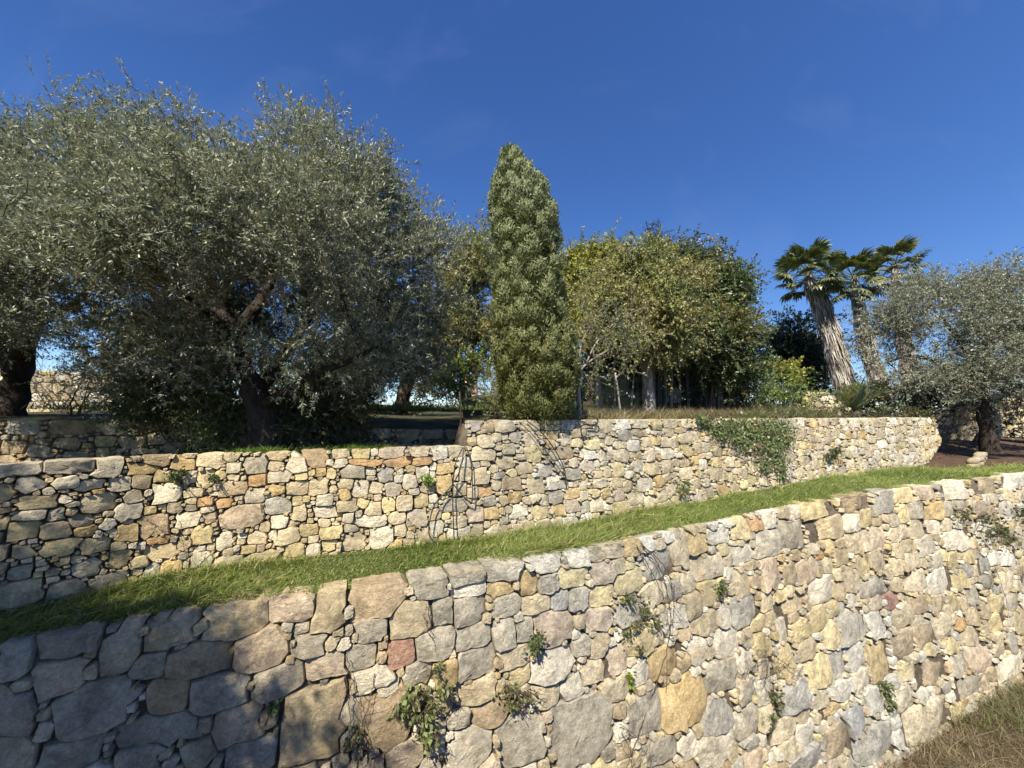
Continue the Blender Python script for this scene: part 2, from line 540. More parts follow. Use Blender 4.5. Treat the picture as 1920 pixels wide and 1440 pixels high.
def hew(x, y, tol, K, r):
    """straighten a rounded outline into a few straight broken edges, resampled to K points"""
    P = np.column_stack([x, y])
    n = len(P)
    i0 = int(np.argmax((P ** 2).sum(1)))
    P = np.roll(P, -i0, axis=0)
    Pc = np.vstack([P, P[:1]])
    keep = {0, n}
    far = int(np.argmax(((P - P[0]) ** 2).sum(1)))
    keep.add(far)
    stack = [(0, far), (far, n)]
    while stack:
        a, b = stack.pop()
        if b - a < 2:
            continue
        d = Pc[b] - Pc[a]
        l = max(math.hypot(*d), 1e-6)
        q = Pc[a + 1:b] - Pc[a]
        dist = np.abs(q[:, 0] * d[1] - q[:, 1] * d[0]) / l
        k = int(np.argmax(dist))
        if dist[k] > tol:
            k += a + 1
            keep.add(k)
            stack += [(a, k), (k, b)]
    idx = sorted(keep)
    V = Pc[idx]
    seg = np.linalg.norm(np.diff(V, axis=0), axis=1)
    m = len(seg)
    cnt = np.maximum(1, np.floor(seg / seg.sum() * K).astype(int))
    while cnt.sum() > K:
        cnt[np.argmax(cnt)] -= 1
    while cnt.sum() < K:
        cnt[np.argmax(seg / cnt)] += 1
    out = []
    for j in range(m):
        t = np.arange(cnt[j]) / cnt[j]
        e = V[j] + (V[j + 1] - V[j]) * t[:, None]
        if cnt[j] > 1:
            nrm_ = np.array([V[j + 1][1] - V[j][1], V[j][0] - V[j + 1][0]]) / max(seg[j], 1e-6)
            e[1:] += nrm_ * (r.normal(0, .015, cnt[j] - 1) * seg[j])[:, None]
        out.append(e)
    out = np.concatenate(out)
    return out[:, 0], out[:, 1]

def stone_meshes(wl, st, K, rings, joint, top, bottom, seed, relief=1.0, back=0.12, copback=0.26):
    """cut the stones against each other; returns list of (V, Q, T, colour, area, centre)"""
    r = np.random.default_rng(seed)
    A = np.array([(s_[0], s_[1], s_[2], s_[3], s_[4]) for s_ in st])
    n = len(A)
    th = np.arange(K) / K * 2 * PI
    ct, sn = np.cos(A[:, 4]), np.sin(A[:, 4])
    pw = r.uniform(4.0, 12.0, n)
    def metric(i, x, y):
        dx, dy = x - A[i, 0], y - A[i, 1]
        u = np.abs(dx * ct[i] + dy * sn[i]) / A[i, 2]
        w_ = np.abs(-dx * sn[i] + dy * ct[i]) / A[i, 3]
        return (u ** pw[i] + w_ ** pw[i]) ** (1 / pw[i])
    order = np.argsort(A[:, 0])
    res = []
    rs = np.linspace(0.04, 1.12, 48)
    for i in range(n):
        a, b = A[i, 2], A[i, 3]
        near = np.where((np.abs(A[:, 0] - A[i, 0]) < 1.7 * (a + A[:, 2])) & (np.abs(A[:, 1] - A[i, 1]) < 1.7 * (b + A[:, 3])))[0]
        near = near[near != i]
        # direction rays, stretched with the stone
        dx, dy = np.cos(th) * a, np.sin(th) * b
        X = A[i, 0] + np.outer(rs * 1.75, dx)
        Y = A[i, 1] + np.outer(rs * 1.75, dy)
        own = metric(np.array([i]), X[..., None], Y[..., None])[..., 0]
        if len(near):
            oth = metric(near, X[..., None], Y[..., None]).min(-1)
        else:
            oth = np.full_like(own, 9.0)
        bad = (own > oth) | (own > 1.85)
        tq, bq = top(X), bottom(X)
        bad |= (Y < tq) | (Y > bq + 0.12) | (X < 0) | (X > wl.L)
        bad[-1] = True
        k = bad.argmax(0)
        # refine between k-1 and k using the crossing of (own - min(oth,1.55))
        f = own - np.minimum(oth, 1.85)
        k1 = np.maximum(k, 1)
        f0, f1 = f[k1 - 1, np.arange(K)], f[k1, np.arange(K)]
        tt = np.clip(np.where(f1 - f0 > 1e-6, -f0 / np.maximum(f1 - f0, 1e-6), 0.5), 0, 1)
        rr = (rs[k1 - 1] + (rs[k1] - rs[k1 - 1]) * tt) * 1.75
        rr = 0.92 * rr + 0.04 * np.roll(rr, 1) + 0.04 * np.roll(rr, -1)
        ln = np.hypot(dx, dy) * rr
        jn = joint * r.uniform(0.7, 1.5)
        rr = rr * np.maximum(1 - jn / np.maximum(ln, 1e-3), 0.55) * (1 + r.normal(0, 0.018, K))
        m = min(a, b)
        ex, ey = hew(dx * rr * 1.02, dy * rr * 1.02, r.uniform(.07, .16) * m, K, r)
        proud = r.normal(0, 0.012) * relief
        tx, ty = r.normal(0, 0.06, 2)
        cham = min(r.uniform(0.008, 0.022), m * .22) * relief
        bulge = m * r.uniform(0.0, 0.06) * relief
        npl = 5
        pa = r.uniform(0, 2 * PI, npl)
        ps = r.uniform(0.12, 0.55, npl)
        pc = r.uniform(0.15, 0.8, npl) * m * ps
        cop = st[i][6]
        V = []
        for (f_, hh) in rings:
            x, y = ex * f_, ey * f_
            if hh < -0.5:
                x, y = ex * 0.985, ey * 0.985
                d = np.full(K, -(copback if cop else back))
            else:
                pl = (pc[:, None] - ps[:, None] * (np.cos(pa)[:, None] * x + np.sin(pa)[:, None] * y)).min(0)
                d = proud + bulge * hh - cham * (1 - min(1, hh * 1.6)) ** 1.5 + tx * x + ty * y + np.minimum(pl, 0.0) * 0.55 * relief \
                    + r.normal(0, 0.0025 + 0.011 * m, K) * relief * (hh > 0.1) * (.3 + .7 * f_)
                d = np.clip(d, -back * 0.6, 0.15)
            V.append(np.column_stack([A[i, 0] + x, A[i, 1] + y, d]))
        dcen = V[-1][:, 2].mean() + bulge * 0.1
        V.append(np.array([[A[i, 0] + V[-1][:, 0].mean() - A[i, 0], V[-1][:, 1].mean(), dcen]]))
        V = np.concatenate(V)
        nr = len(rings)
        ii, jj = np.meshgrid(np.arange(nr - 1), np.arange(K), indexing='ij')
        j2 = (jj + 1) % K
        Q = np.stack([ii * K + jj, ii * K + j2, (ii + 1) * K + j2, (ii + 1) * K + jj], -1).reshape(-1, 4)
        c = nr * K
        o_ = (nr - 1) * K
        T = np.array([[o_ + j, o_ + (j + 1) % K, c] for j in range(K)])
        W = wl.world(V[:, 0], V[:, 1], V[:, 2])
        hue = vnoise(np.array([[A[i, 0] * .55, A[i, 1] * .9]]), 91, 8, 1.3)[0]
        res.append((W, Q, T, np.clip(st[i][5] * (1 + .07 * hue * np.array([1.0, .2, -1.3])) * (1 + .06 * vnoise(np.array([[A[i, 0] * .7, A[i, 1]]]), 92, 8, 1.6)[0]), 0, .8), ex.ptp() * ey.ptp() if hasattr(ex, 'ptp') else np.ptp(ex) * np.ptp(ey), W[-1]))
    return res

RINGS_FINE = [(1, -1), (1.0, 0.0), (0.955, 0.6), (0.82, 0.85), (0.62, 0.95), (0.4, 1.0), (0.18, 1.0)]
RINGS_MID = [(1, -1), (1.0, 0.0), (0.94, 0.6), (0.72, 0.9), (0.36, 1.0)]

def orient(W, Q, T, view=np.zeros(3)):
    """make the face normals look out of the wall"""
    k = len(T) // 3
    a, b, c = W[T[:, 0]], W[T[:, 1]], W[T[:, 2]]
    nn = np.cross(b - a, c - a).sum(0)
    return nn

def build_wall(name, label, wl, marks, size, seed, drop=None, K=22, rings=RINGS_FINE, joint=0.008, relief=1.0, nmax=300, thick=0.45, **kw):
    t = thing(name, label, 'stone wall')
    t['kind'] = 'thing'
    top = (lambda q: np.zeros_like(np.asarray(q, float))) if drop is None else drop
    bottom = lambda q: wl.H(q)
    st = pack(wl, marks, size, top, bottom, seed, **kw)
    sm = stone_meshes(wl, st, K, rings, joint, top, bottom, seed + 1, relief)
    # what shows largest: by apparent size
    app = []
    for (W, Q, T, c, ar, ce) in sm:
        pp = project(W)
        x0, y0 = pp.min(0)
        x1, y1 = pp.max(0)
        vis = max(0, min(x1, 1920) - max(x0, 0)) * max(0, min(y1, 1440) - max(y0, 0))
        app.append(vis if W[:, 1].min() > 0.3 else 0)
    order = np.argsort(-np.array(app))
    keep = [i for i in order[:nmax] if app[i] > 60]
    ks = set(keep)
    flip = None
    for i in keep:
        W, Q, T, c, ar, ce = sm[i]
        nn = orient(W, Q, T)
        q = np.argmin(np.abs(wl.s - st[i][0]))
        out = np.array([wl.N[q, 0], wl.N[q, 1], 0])
        if nn @ out < 0:
            Q, T = Q[:, ::-1], T[:, ::-1]
        mesh('stone', W - ce, [Q, T], M['stone'], t, True, c, loc=ce, sharp=24)
    mb = MB()
    for i in range(len(sm)):
        if i in ks:
            continue
        W, Q, T, c, ar, ce = sm[i]
        q = np.argmin(np.abs(wl.s - st[i][0]))
        if orient(W, Q, T) @ np.array([wl.N[q, 0], wl.N[q, 1], 0]) < 0:
            Q, T = Q[:, ::-1], T[:, ::-1]
        mb.add(W, Q, T, c)
    if mb.n:
        stuff(mb.build('small_stones', M['stone'], t, True, sharp=24))
    # earth and mortar behind the joints
    q = np.linspace(0, wl.L, 260)
    h = wl.H(q) + 0.15
    tq = top(q) + 0.05
    rows = []
    for f_ in np.linspace(0, 1, 12):
        v = tq + (h - tq) * f_
        rows.append(wl.world(q, v, -0.06 + 0.015 * vnoise(np.column_stack([q, v]), seed, 12, 6.0)))
    rows.insert(0, wl.world(q, tq, np.full_like(q, -thick)))
    rows.insert(0, wl.world(q, h * 0.6, np.full_like(q, -thick)))
    V = np.concatenate(rows)
    m = len(q)
    i, j = np.meshgrid(np.arange(len(rows) - 1), np.arange(m - 1), indexing='ij')
    Q = np.stack([i * m + j, (i + 1) * m + j, (i + 1) * m + j + 1, i * m + j + 1], -1).reshape(-1, 4)
    mesh('wall_core', V, Q, M['core'], t, True)
    print(name, 'stones', len(sm), 'separate', len(keep))
    return t

# paths on the ground, read off where the walls stand
LOWZ = -5.7
cop_px = [(0, 1210), (300, 1155), (640, 1110), (960, 1055), (1300, 988), (1600, 930), (1920, 886)]
LC = np.array([onz(x, y, -1.5)[:2] for x, y in cop_px])
d0 = nrm(LC[0] - LC[2])
d1 = nrm(LC[-1] - LC[-2])
LC = np.vstack([LC[0] + d0 * 3.2, LC[0] + d0 * 1.4, LC, LC[-1] + d1 * 5])
lower = Wall(LC, np.full(len(LC), LOWZ - 0.1), np.full(len(LC), -1.5), 0.12)

LOW_MARKS = [
 (26,1240,64,60,'n'),(127,1212,130,45,'g'),(224,1223,75,95,'g'),(316,1190,92,55,'g'),(444,1167,118,72,'b'),(553,1145,105,50,'p'),(612,1152,70,75,'b'),
 (108,1276,112,75,'p'),(181,1330,160,100,'g'),(375,1238,115,62,'k'),(485,1222,100,85,'p'),(273,1253,75,48,'g'),(314,1309,75,80,'k'),(409,1307,120,72,'g'),(521,1283,105,68,'g'),
 (581,1212,66,46,'g'),(612,1252,90,50,'p'),(293,1373,185,58,'g'),(582,1362,140,170,'b'),(444,1360,95,82,'p'),(474,1420,105,70,'n'),(142,1420,130,70,'g'),(258,1425,95,55,'g'),(30,1340,70,100,'g'),
 (708,1123,100,66,'k'),(810,1103,70,44,'g'),(878,1075,72,32,'g'),(943,1070,62,38,'g'),(1027,1055,62,35,'w'),(1090,1048,46,40,'w'),(1138,1035,68,32,'b'),(1190,1027,30,28,'o'),(1237,1060,65,58,'g'),
 (882,1105,70,30,'w'),(942,1104,52,40,'o'),(993,1094,40,50,'o'),(1030,1095,42,42,'g'),(1077,1084,62,42,'y'),(1135,1075,50,46,'p'),(1180,1092,58,46,'y'),(1130,1122,56,46,'y'),(1228,1118,50,50,'c'),
 (770,1163,82,72,'b'),(832,1150,42,58,'g'),(882,1148,60,55,'g'),(955,1137,50,45,'g'),(1008,1135,56,36,'b'),(1053,1125,36,42,'n'),(1085,1124,42,46,'g'),
 (697,1182,62,46,'g'),(752,1227,56,54,'d'),(817,1207,76,56,'g'),(887,1197,70,48,'g'),(948,1190,42,60,'g'),(985,1183,34,46,'g'),(1040,1180,76,68,'p'),(1125,1160,56,44,'p'),(1180,1152,56,46,'g'),
 (673,1235,66,50,'g'),(698,1275,72,40,'w'),(783,1264,50,46,'g'),(838,1265,46,50,'o'),(897,1243,76,62,'g'),(968,1233,62,38,'c'),(977,1268,44,36,'y'),(1043,1248,86,60,'w'),(1113,1265,46,50,'c'),(1123,1213,36,48,'b'),
 (1158,1240,46,54,'p'),(1203,1262,44,44,'w'),(1247,1242,62,54,'o'),(897,1301,78,48,'b'),(922,1345,68,60,'k'),(862,1352,44,38,'g'),(723,1353,100,115,'k'),(1027,1308,48,50,'c'),(980,1392,96,115,'g'),(1093,1365,128,145,'g'),
 (880,1408,94,86,'w'),(1150,1298,62,44,'c'),(1213,1342,84,86,'g'),(1264,1330,46,105,'o'),(1243,1406,60,48,'g'),(817,1387,42,80,'w'),(760,1420,70,60,'p'),
 (1486,1002,58,60,'g'),(1553,990,80,48,'b'),(1600,982,36,38,'w'),(1722,957,34,36,'g'),(1750,959,34,36,'o'),(1797,1013,60,44,'w'),(1399,1150,64,64,'n'),(1326,1171,56,44,'b'),(1599,1175,56,66,'g'),(1542,1110,54,56,'w'),
 (1447,1075,44,58,'p'),(1365,1203,50,50,'w'),(1651,1240,48,86,'o'),(1697,1210,48,60,'k'),(1538,1259,50,62,'y'),(1575,1246,34,56,'g'),(1303,1318,60,105,'o'),(1353,1342,66,76,'n'),(1353,1270,58,60,'g'),(1488,1313,64,62,'n'),
 (1576,1299,44,46,'w'),(1559,1333,40,30,'o'),(1576,1388,52,60,'k'),(1607,1350,40,60,'n'),(1642,1396,76,70,'g'),(1472,1373,62,46,'c'),(1338,1408,58,70,'w'),(1517,1425,58,46,'n'),(1759,1338,48,74,'c'),(1722,1363,56,74,'b'),
 (1676,1127,28,30,'d'),(1805,1169,22,32,'r'),(1817,1288,56,38,'g'),(1897,1254,56,46,'w'),(1838,1234,52,62,'p'),(1751,1259,64,54,'k'),(1542,1040,18,22,'r'),(1484,1137,62,34,'b'),(1425,1170,30,30,'y'),(1330,1065,60,50,'c'),
 (1310,1020,40,38,'o'),(1353,1005,40,30,'w'),(1420,985,36,22,'r'),(1395,1040,40,36,'w'),(1640,1010,50,44,'p'),(1690,1000,44,34,'c'),(1340,1110,56,50,'y'),(1270,1160,50,48,'w'),(1640,1100,60,36,'g'),(1720,1090,54,44,'c'),
]
def low_size(q):
    return 0.43 + 0.014 * q
build_wall('lower_stone_wall', 'long rough limestone retaining wall in front, below the grass strip', lower, LOW_MARKS, low_size, 11,
           coping=(0.45, 0.7), cop_w=(0.7, 1.7), aspect=(0.8, 1.7), lengthen=.05, mixw='ccccccccwwwwwwgggbbbbbbyyyypkn', K=24, joint=0.0065, relief=1.0)

base_px = [(0, 1150), (300, 1080), (640, 1038), (960, 998), (1300, 940), (1500, 905), (1720, 871)]
UB = np.array([onz(x, y, -1.5)[:2] for x, y in base_px])
d0 = nrm(UB[0] - UB[2])
# batter carries the top back from the base
tdir = nrm(np.gradient(UB, axis=0))
nout = np.column_stack([tdir[:, 1], -tdir[:, 0]])
UBAT = 0.11
HT = 1.45
UT = UB - nout * UBAT * HT
tz = [at(x, y, p[1])[2] for (x, y), p in zip([(0, 778), (300, 778), (640, 778), (960, 779), (1300, 783), (1500, 788), (1700, 792)], UT)]
ztop_line = float(np.mean(tz[3:])) + .025
E_ = UT[-1]
eh = nrm(E_) @ np.array([[math.cos(-.23), math.sin(-.23)], [-math.sin(-.23), math.cos(-.23)]])
endp = np.array([E_ + eh * 0.9, E_ + eh * 2.0, E_ + eh * 3.3])
UT = np.vstack([UT[0] + d0 * 3.0, UT[0] + d0 * 1.3, UT, endp])
zb = np.r_[np.full(len(UT) - 3, -1.56), -1.5, -1.2, -0.85]
zt = np.full(len(UT), ztop_line)
upper = Wall(UT, zb, zt, UBAT)
qs, vs, _ = upper.find(878, 830)
STEP = qs
LEFT_DROP = abs(ztop_line - at(640, 845, upper.itp(STEP - 2, upper.P[:, 1]))[2])
LEFTZ = ztop_line - LEFT_DROP
def udrop(q):
    q = np.asarray(q, float)
    return np.where(q < STEP, LEFT_DROP, 0.0)
print('ztop', ztop_line, 'step', STEP, 'drop', LEFT_DROP, 'L', upper.L, 'lowerL', lower.L)
UP_MARKS = [
 (265,879,56,24,'o'),(293,857,56,20,'k'),(345,871,50,26,'o'),(207,870,58,40,'w'),(480,872,50,40,'g'),(588,859,52,34,'k'),(482,900,38,26,'r'),(523,895,50,26,'w'),(381,900,34,36,'b'),(312,926,58,42,'w'),
 (185,943,78,40,'c'),(69,943,88,28,'y'),(452,966,92,46,'p'),(519,949,56,32,'n'),(437,917,58,30,'k'),(289,984,60,44,'k'),(385,942,32,18,'r'),(420,945,34,22,'r'),(297,1014,40,16,'r'),(597,915,44,32,'c'),(521,919,34,18,'o'),
 (303,1035,64,30,'b'),(428,1059,62,36,'c'),(162,1068,60,36,'g'),(39,1074,55,34,'g'),(211,1087,72,32,'g'),(553,1033,46,30,'y'),(319,1070,44,36,'o'),(123,1104,76,40,'g'),(240,1000,44,34,'o'),(160,997,34,20,'o'),
 (660,883,52,32,'g'),(677,917,36,34,'w'),(725,890,30,32,'n'),(737,918,32,28,'g'),(647,927,20,26,'o'),(683,868,66,16,'r'),(750,867,60,18,'r'),(790,865,40,18,'r'),(832,907,30,34,'o'),(728,947,30,28,'y'),
 (760,943,34,34,'c'),(790,940,34,30,'y'),(853,947,58,30,'g'),(782,973,40,36,'g'),(695,978,66,22,'w'),(717,1010,54,46,'w'),(663,1017,48,34,'c'),(740,1023,32,22,'o'),(960,907,42,28,'k'),(910,922,32,24,'r'),
 (1063,850,34,26,'k'),(900,892,30,30,'b'),(893,967,36,30,'p'),(922,963,30,24,'o'),(977,958,36,26,'w'),(1043,932,32,28,'g'),(1073,927,30,22,'o'),(910,803,44,22,'k'),(968,820,26,24,'g'),(987,877,32,28,'b'),
 (1003,853,36,34,'y'),(1033,815,34,18,'o'),(1087,812,28,18,'k'),(1173,815,36,22,'g'),(1203,812,26,16,'k'),(1137,925,20,22,'o'),(1050,957,22,20,'o'),(895,800,26,24,'g'),(540,1005,50,30,'c'),(610,960,50,24,'w'),
 (130,905,50,24,'w'),(60,965,60,24,'w'),(560,870,44,34,'w'),(640,870,30,22,'w'),(620,1000,50,30,'y'),(380,1005,44,36,'y'),(350,975,50,30,'w'),(480,1010,40,26,'c'),
]
def up_size(q):
    return 0.215 + 0.0125 * q
build_wall('upper_stone_wall', 'stepped limestone retaining wall above the grass strip, yellow and cream stones', upper, UP_MARKS, up_size, 23, drop=udrop,
           coping=(0.4, 0.65), cop_w=(0.7, 1.3), aspect=(0.9, 1.9), lengthen=.03, mixw='ccccccccccwwwwwwwggbbbbyyyyop', K=16, rings=RINGS_MID, joint=0.005, relief=0.9)

# ------------------------------------------------------------------ ground sheets
def sheet(name, P, mat, smooth=True):
    """P (a,b,3) grid"""
    a, b = P.shape[:2]
    i, j = np.meshgrid(np.arange(a - 1), np.arange(b - 1), indexing='ij')
    Q = np.stack([i * b + j, i * b + j + 1, (i + 1) * b + j + 1, (i + 1) * b + j], -1).reshape(-1, 4)
    V = P.reshape(-1, 3)
    q = Q[len(Q) // 2]
    if np.cross(V[q[1]] - V[q[0]], V[q[3]] - V[q[0]])[2] < 0:
        Q = Q[:, ::-1]
    return struct(mesh(name, V, Q, mat, None, smooth))

# lower ground: flat foot of the wall, then the bank the viewer stands on
lt = nrm(np.diff(lower.P[[40, 360], :2], axis=0))[0]
ln_ = np.array([lt[1], -lt[0]])
org = lower.P[0, :2]
cam_d = -(org @ ln_) * -1.0
uu = np.linspace(-60, 120, 181)
dd = np.r_[np.linspace(-1.0, 6, 50), np.linspace(6.5, 20, 28), np.geomspace(22, 900, 20)]
cd_ = abs((np.zeros(2) - org) @ ln_)               # viewer's distance from the wall line
Ug, Dg = np.meshgrid(uu, dd, indexing='ij')
Dg = Dg
XY = org + Ug[..., None] * lt + Dg[..., None] * ln_
kk = np.maximum(np.clip((2.9 - np.linalg.norm(XY, axis=-1)) / 1.7, 0, 1), np.clip((Dg - cd_ - 3.0) / 4.0, 0, 1))
zz = LOWZ + (kk * kk * (3 - 2 * kk)) * (-1.65 - LOWZ) + 0.05 * vnoise(np.stack([Ug, Dg], -1), 3, 14, 0.9)
sheet('lower_ground', np.concatenate([XY, zz[..., None]], -1), M['soil'])

# grass terrace between the walls
qq = np.linspace(0, 1, 160)
lo = lower.world(qq * lower.L, np.full(160, 0.045), np.full(160, -0.16))
hi_pts = []
for k in range(160):
    p = lo[k]
    # across to beyond the foot of the upper wall
    hi_pts.append(p + np.r_[-ln_ * 9.0, 0])
hi = np.array(hi_pts)
tt = np.r_[0, np.linspace(0.02, 1, 60)]
G = lo[None] * (1 - tt)[:, None, None] + hi[None] * tt[:, None, None]
G[..., 2] = -1.53 + 0.03 * vnoise(G[..., :2], 5, 14, 1.6)
# slope of bare mulch that climbs to the right of the upper wall
def base_dist(xy):
    """distance behind the foot of the straight upper wall"""
    p0, p1 = UB[2], UB[-1]
    t_ = nrm(p1 - p0)
    return (xy - p0) @ np.array([-t_[1], t_[0]])
def lawn_z(xy):
    b = base_dist(xy)
    return -1.53 + np.clip(b - 0.3, 0, 9) * 0.155 + 0.03 * vnoise(xy, 5, 14, 1.6)
G[..., 2] = lawn_z(G[..., :2])
sheet('grass_terrace', G, M['turf'])
sl_x = np.linspace(9, 60, 205)
sl_y = np.r_[np.linspace(7, 26, 110), np.geomspace(27, 120, 12)]
Xg, Yg = np.meshgrid(sl_x, sl_y, indexing='ij')
xy = np.stack([Xg, Yg], -1)
b = base_dist(xy)
z = lawn_z(xy) + np.where(b > 0.15, 0.012, -0.2)
ms = sheet('mulch_slope', np.concatenate([xy, z[..., None]], -1), M['soil'])
import bmesh
mb_x = [onz(px_, py_, -1.45) for px_, py_ in ((1745, 880), (1820, 878), (1920, 873), (2050, 868))]
mx = [p_[0] for p_ in mb_x]
mbd = [base_dist(p_[None, :2])[0] for p_ in mb_x]
def mulch_from(xy):
    return np.where(xy[..., 0] < mx[0] - .6, 0.0, np.interp(xy[..., 0], mx, mbd))
for v_ in ms.data.vertices:
    c_ = np.array(v_.co[:2])[None]
    if base_dist(c_)[0] > mulch_from(c_)[0]:
        v_.co[2] = lawn_z(c_)[0] + .014
bm = bmesh.new()
bm.from_mesh(ms.data)
bmesh.ops.delete(bm, geom=[v for v in bm.verts if base_dist(np.array(v.co[:2])[None])[0] < mulch_from(np.array(v.co[:2])[None])[0] - 0.05], context='VERTS')
bm.to_mesh(ms.data)
bm.free()

# ground behind the upper wall
def terr_rise(t_):
    return np.interp(t_, [0, 0.3, 1.0, 3, 6, 12, 25, 60, 150], [0, 0.02, 0.05, 0.2, 0.6, 1.1, 1.25, 1.2, -6])
q = np.linspace(STEP + 0.02, upper.L - 0.1, 130)
edge = upper.world(q, np.full(130, 0.035), np.full(130, -0.22))
ts = np.array([0, .15, .35, .7, 1.2, 2, 3, 4.5, 6.5, 9, 13, 18, 26, 40, 60, 100, 150])
dir_ = np.column_stack([np.interp(q - STEP, [0, 3.0], [-.14, .12]), np.ones(130), np.zeros(130)])
G = edge[None] + ts[:, None, None] * dir_[None]
G[..., 2] = edge[None, :, 2] + terr_rise(ts)[:, None] + 0.05 * vnoise(G[..., :2], 9, 14, 1.1) * np.minimum(ts, 1)[:, None]
sheet('upper_terrace', G, M['hill'])
q = np.linspace(0, STEP - 0.02, 60)
edge = upper.world(q, np.full(60, LEFT_DROP + 0.035), np.full(60, -0.2))
ts2 = np.linspace(0, 3.4, 18)
G = edge[None] + ts2[:, None, None] * np.array([0.0, 1.0, 0])[None, None]
G[..., 2] = edge[None, :, 2] - .2 * np.minimum(ts2 / .5, 1)[:, None] + 0.03 * vnoise(G[..., :2], 4, 12, 1.8) * np.minimum(ts2, 1)[:, None]
sheet('left_terrace', G, M['hill'])

# shaded back wall behind the left terrace, and the ground above it
bw_px = [(-420, 5.0), (-150, 5.1), (0, 5.2), (200, 5.6), (400, 6.1), (640, 6.7), (872, 7.3)]
BW = np.array([at(x, 790, d)[:2] for x, d in bw_px])
bz = np.array([at(x, y, d)[2] for (x, d), y in zip(bw_px, [786, 786, 787, 789, 791, 803, 806])])
back = Wall(BW, np.full(len(BW), LEFTZ - 0.3), bz, 0.05)
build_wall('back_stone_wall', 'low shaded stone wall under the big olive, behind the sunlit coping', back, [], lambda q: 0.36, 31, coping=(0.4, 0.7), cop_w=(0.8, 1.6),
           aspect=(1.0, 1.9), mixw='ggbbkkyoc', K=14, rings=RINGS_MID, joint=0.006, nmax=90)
q = np.linspace(0, back.L, 60)
edge = back.world(q, np.full(60, 0.035), np.full(60, -0.2))
ts = np.array([0, .2, .5, 1, 1.6, 2.5, 4, 6, 9, 13, 18, 26, 40, 60, 100, 150])
G = edge[None] + ts[:, None, None] * np.array([-0.12, 1.0, 0])[None, None]
G[..., 2] = edge[None, :, 2] + np.interp(ts, [0, 3, 8, 20, 60, 150], [0, 0.22, 0.35, 0.9, 1.0, -6])[:, None] + 0.04 * vnoise(G[..., :2], 19, 14, 1.3) * np.minimum(ts, 1)[:, None]
sheet('olive_terrace', G, M['hill'])

# sunlit wall glimpsed behind the olives
fw_px = [(-500, 9.5), (-200, 10), (100, 10.5), (250, 10.9), (330, 11.2)]
FW = np.array([at(x, 760, d)[:2] for x, d in fw_px])
fz = np.array([at(x, y, d)[2] for (x, d), y in zip(fw_px, [690, 692, 694, 698, 700])])
far = Wall(FW, np.full(len(FW), 0.1), fz, 0.05)
build_wall('far_stone_wall', 'pale sunlit stone wall glimpsed behind the trunk at the left edge', far, [], lambda q: 0.5, 37, aspect=(1.0, 1.8), mixw='ccwwyybg', K=12, rings=RINGS_MID, nmax=60)
# short pale wall between fence and palms
sw_px = [(1490, 14.4), (1530, 14.0), (1560, 13.6), (1600, 14.2)]
SW = np.array([at(x, 760, d)[:2] for x, d in sw_px])
sz = np.array([at(x, y, d)[2] for (x, d), y in zip(sw_px, [733, 735, 738, 766])])
short = Wall(SW, np.full(len(SW), -0.2), sz, 0.12)
build_wall('short_stone_wall', 'short pale stone wall end below the tallest palm, beside the fence', short, [], lambda q: 0.42, 41, aspect=(0.9, 1.7), mixw='ccwwyyb', K=12, rings=RINGS_MID, nmax=60)
rw_px = [(1752, 19.0), (1790, 18.2), (1830, 17.4), (1850, 17.0)]
RW = np.array([at(x, 780, d)[:2] for x, d in rw_px])
rz = np.array([at(x, y, d)[2] for (x, d), y in zip(rw_px, [768, 757, 750, 748])])
rwall = Wall(RW, np.array([-1.0, -1.0, -1.0, -1.0]), rz, 0.1)
build_wall('shaded_stone_wall', 'shaded stone wall at the head of the mulch path, beside the right olive trunk', rwall, [], lambda q: 0.5, 43, aspect=(0.9, 1.7), mixw='ggbbcw', K=12, rings=RINGS_MID, nmax=60)
yw_px = [(1872, 21), (1895, 20.6), (1935, 20.2), (2000, 20)]
YW = np.array([at(x, 780, d)[:2] for x, d in yw_px])
yz = np.array([at(x, y, d)[2] for (x, d), y in zip(yw_px, [748, 747, 747, 747])])
ywall = Wall(YW, np.full(4, -1.0), yz, 0.08)
build_wall('sunlit_stone_wall', 'small cream stone wall in the sun right of the olive trunk', ywall, [], lambda q: 0.5, 47, aspect=(0.9, 1.7), mixw='ccwyyb', K=12, rings=RINGS_MID, nmax=60)

# low stone edging on the mulch slope
def rock(seed, r3, n=10):
    r = np.random.default_rng(seed)
    a, b_ = np.meshgrid(np.linspace(0, 2 * PI, n, endpoint=False), np.linspace(.12, PI - .12, 7), indexing='ij')
    u = np.stack([np.sin(b_) * np.cos(a), np.sin(b_) * np.sin(a), np.cos(b_)], -1)
    u = np.sign(u) * np.abs(u) ** .6
    V = u * (1 + .13 * vnoise(u, seed, 12, 2.0))[..., None] * np.asarray(r3)
    i_, j_ = np.meshgrid(np.arange(n), np.arange(6), indexing='ij')
    i2 = (i_ + 1) % n
    Q = np.stack([i_ * 7 + j_, i_ * 7 + j_ + 1, i2 * 7 + j_ + 1, i2 * 7 + j_], -1).reshape(-1, 4)
    V = np.vstack([V.reshape(-1, 3), V[:, 0].mean(0), V[:, -1].mean(0)])
    T = np.array([[k * 7, ((k + 1) % n) * 7, n * 7] for k in range(n)] + [[((k + 1) % n) * 7 + 6, k * 7 + 6, n * 7 + 1] for k in range(n)])
    return V, Q[:, ::-1], T[:, ::-1]
ed = smooth_path([at(1822, 858, 11.6), at(1832, 838, 12.6), at(1838, 820, 13.8)], 9)
edt = thing('stone_edging', 'short row of pale stones edging the brown mulch path, left of the olive trunk', 'stone edging', ed[0])
edt['kind'] = 'thing'
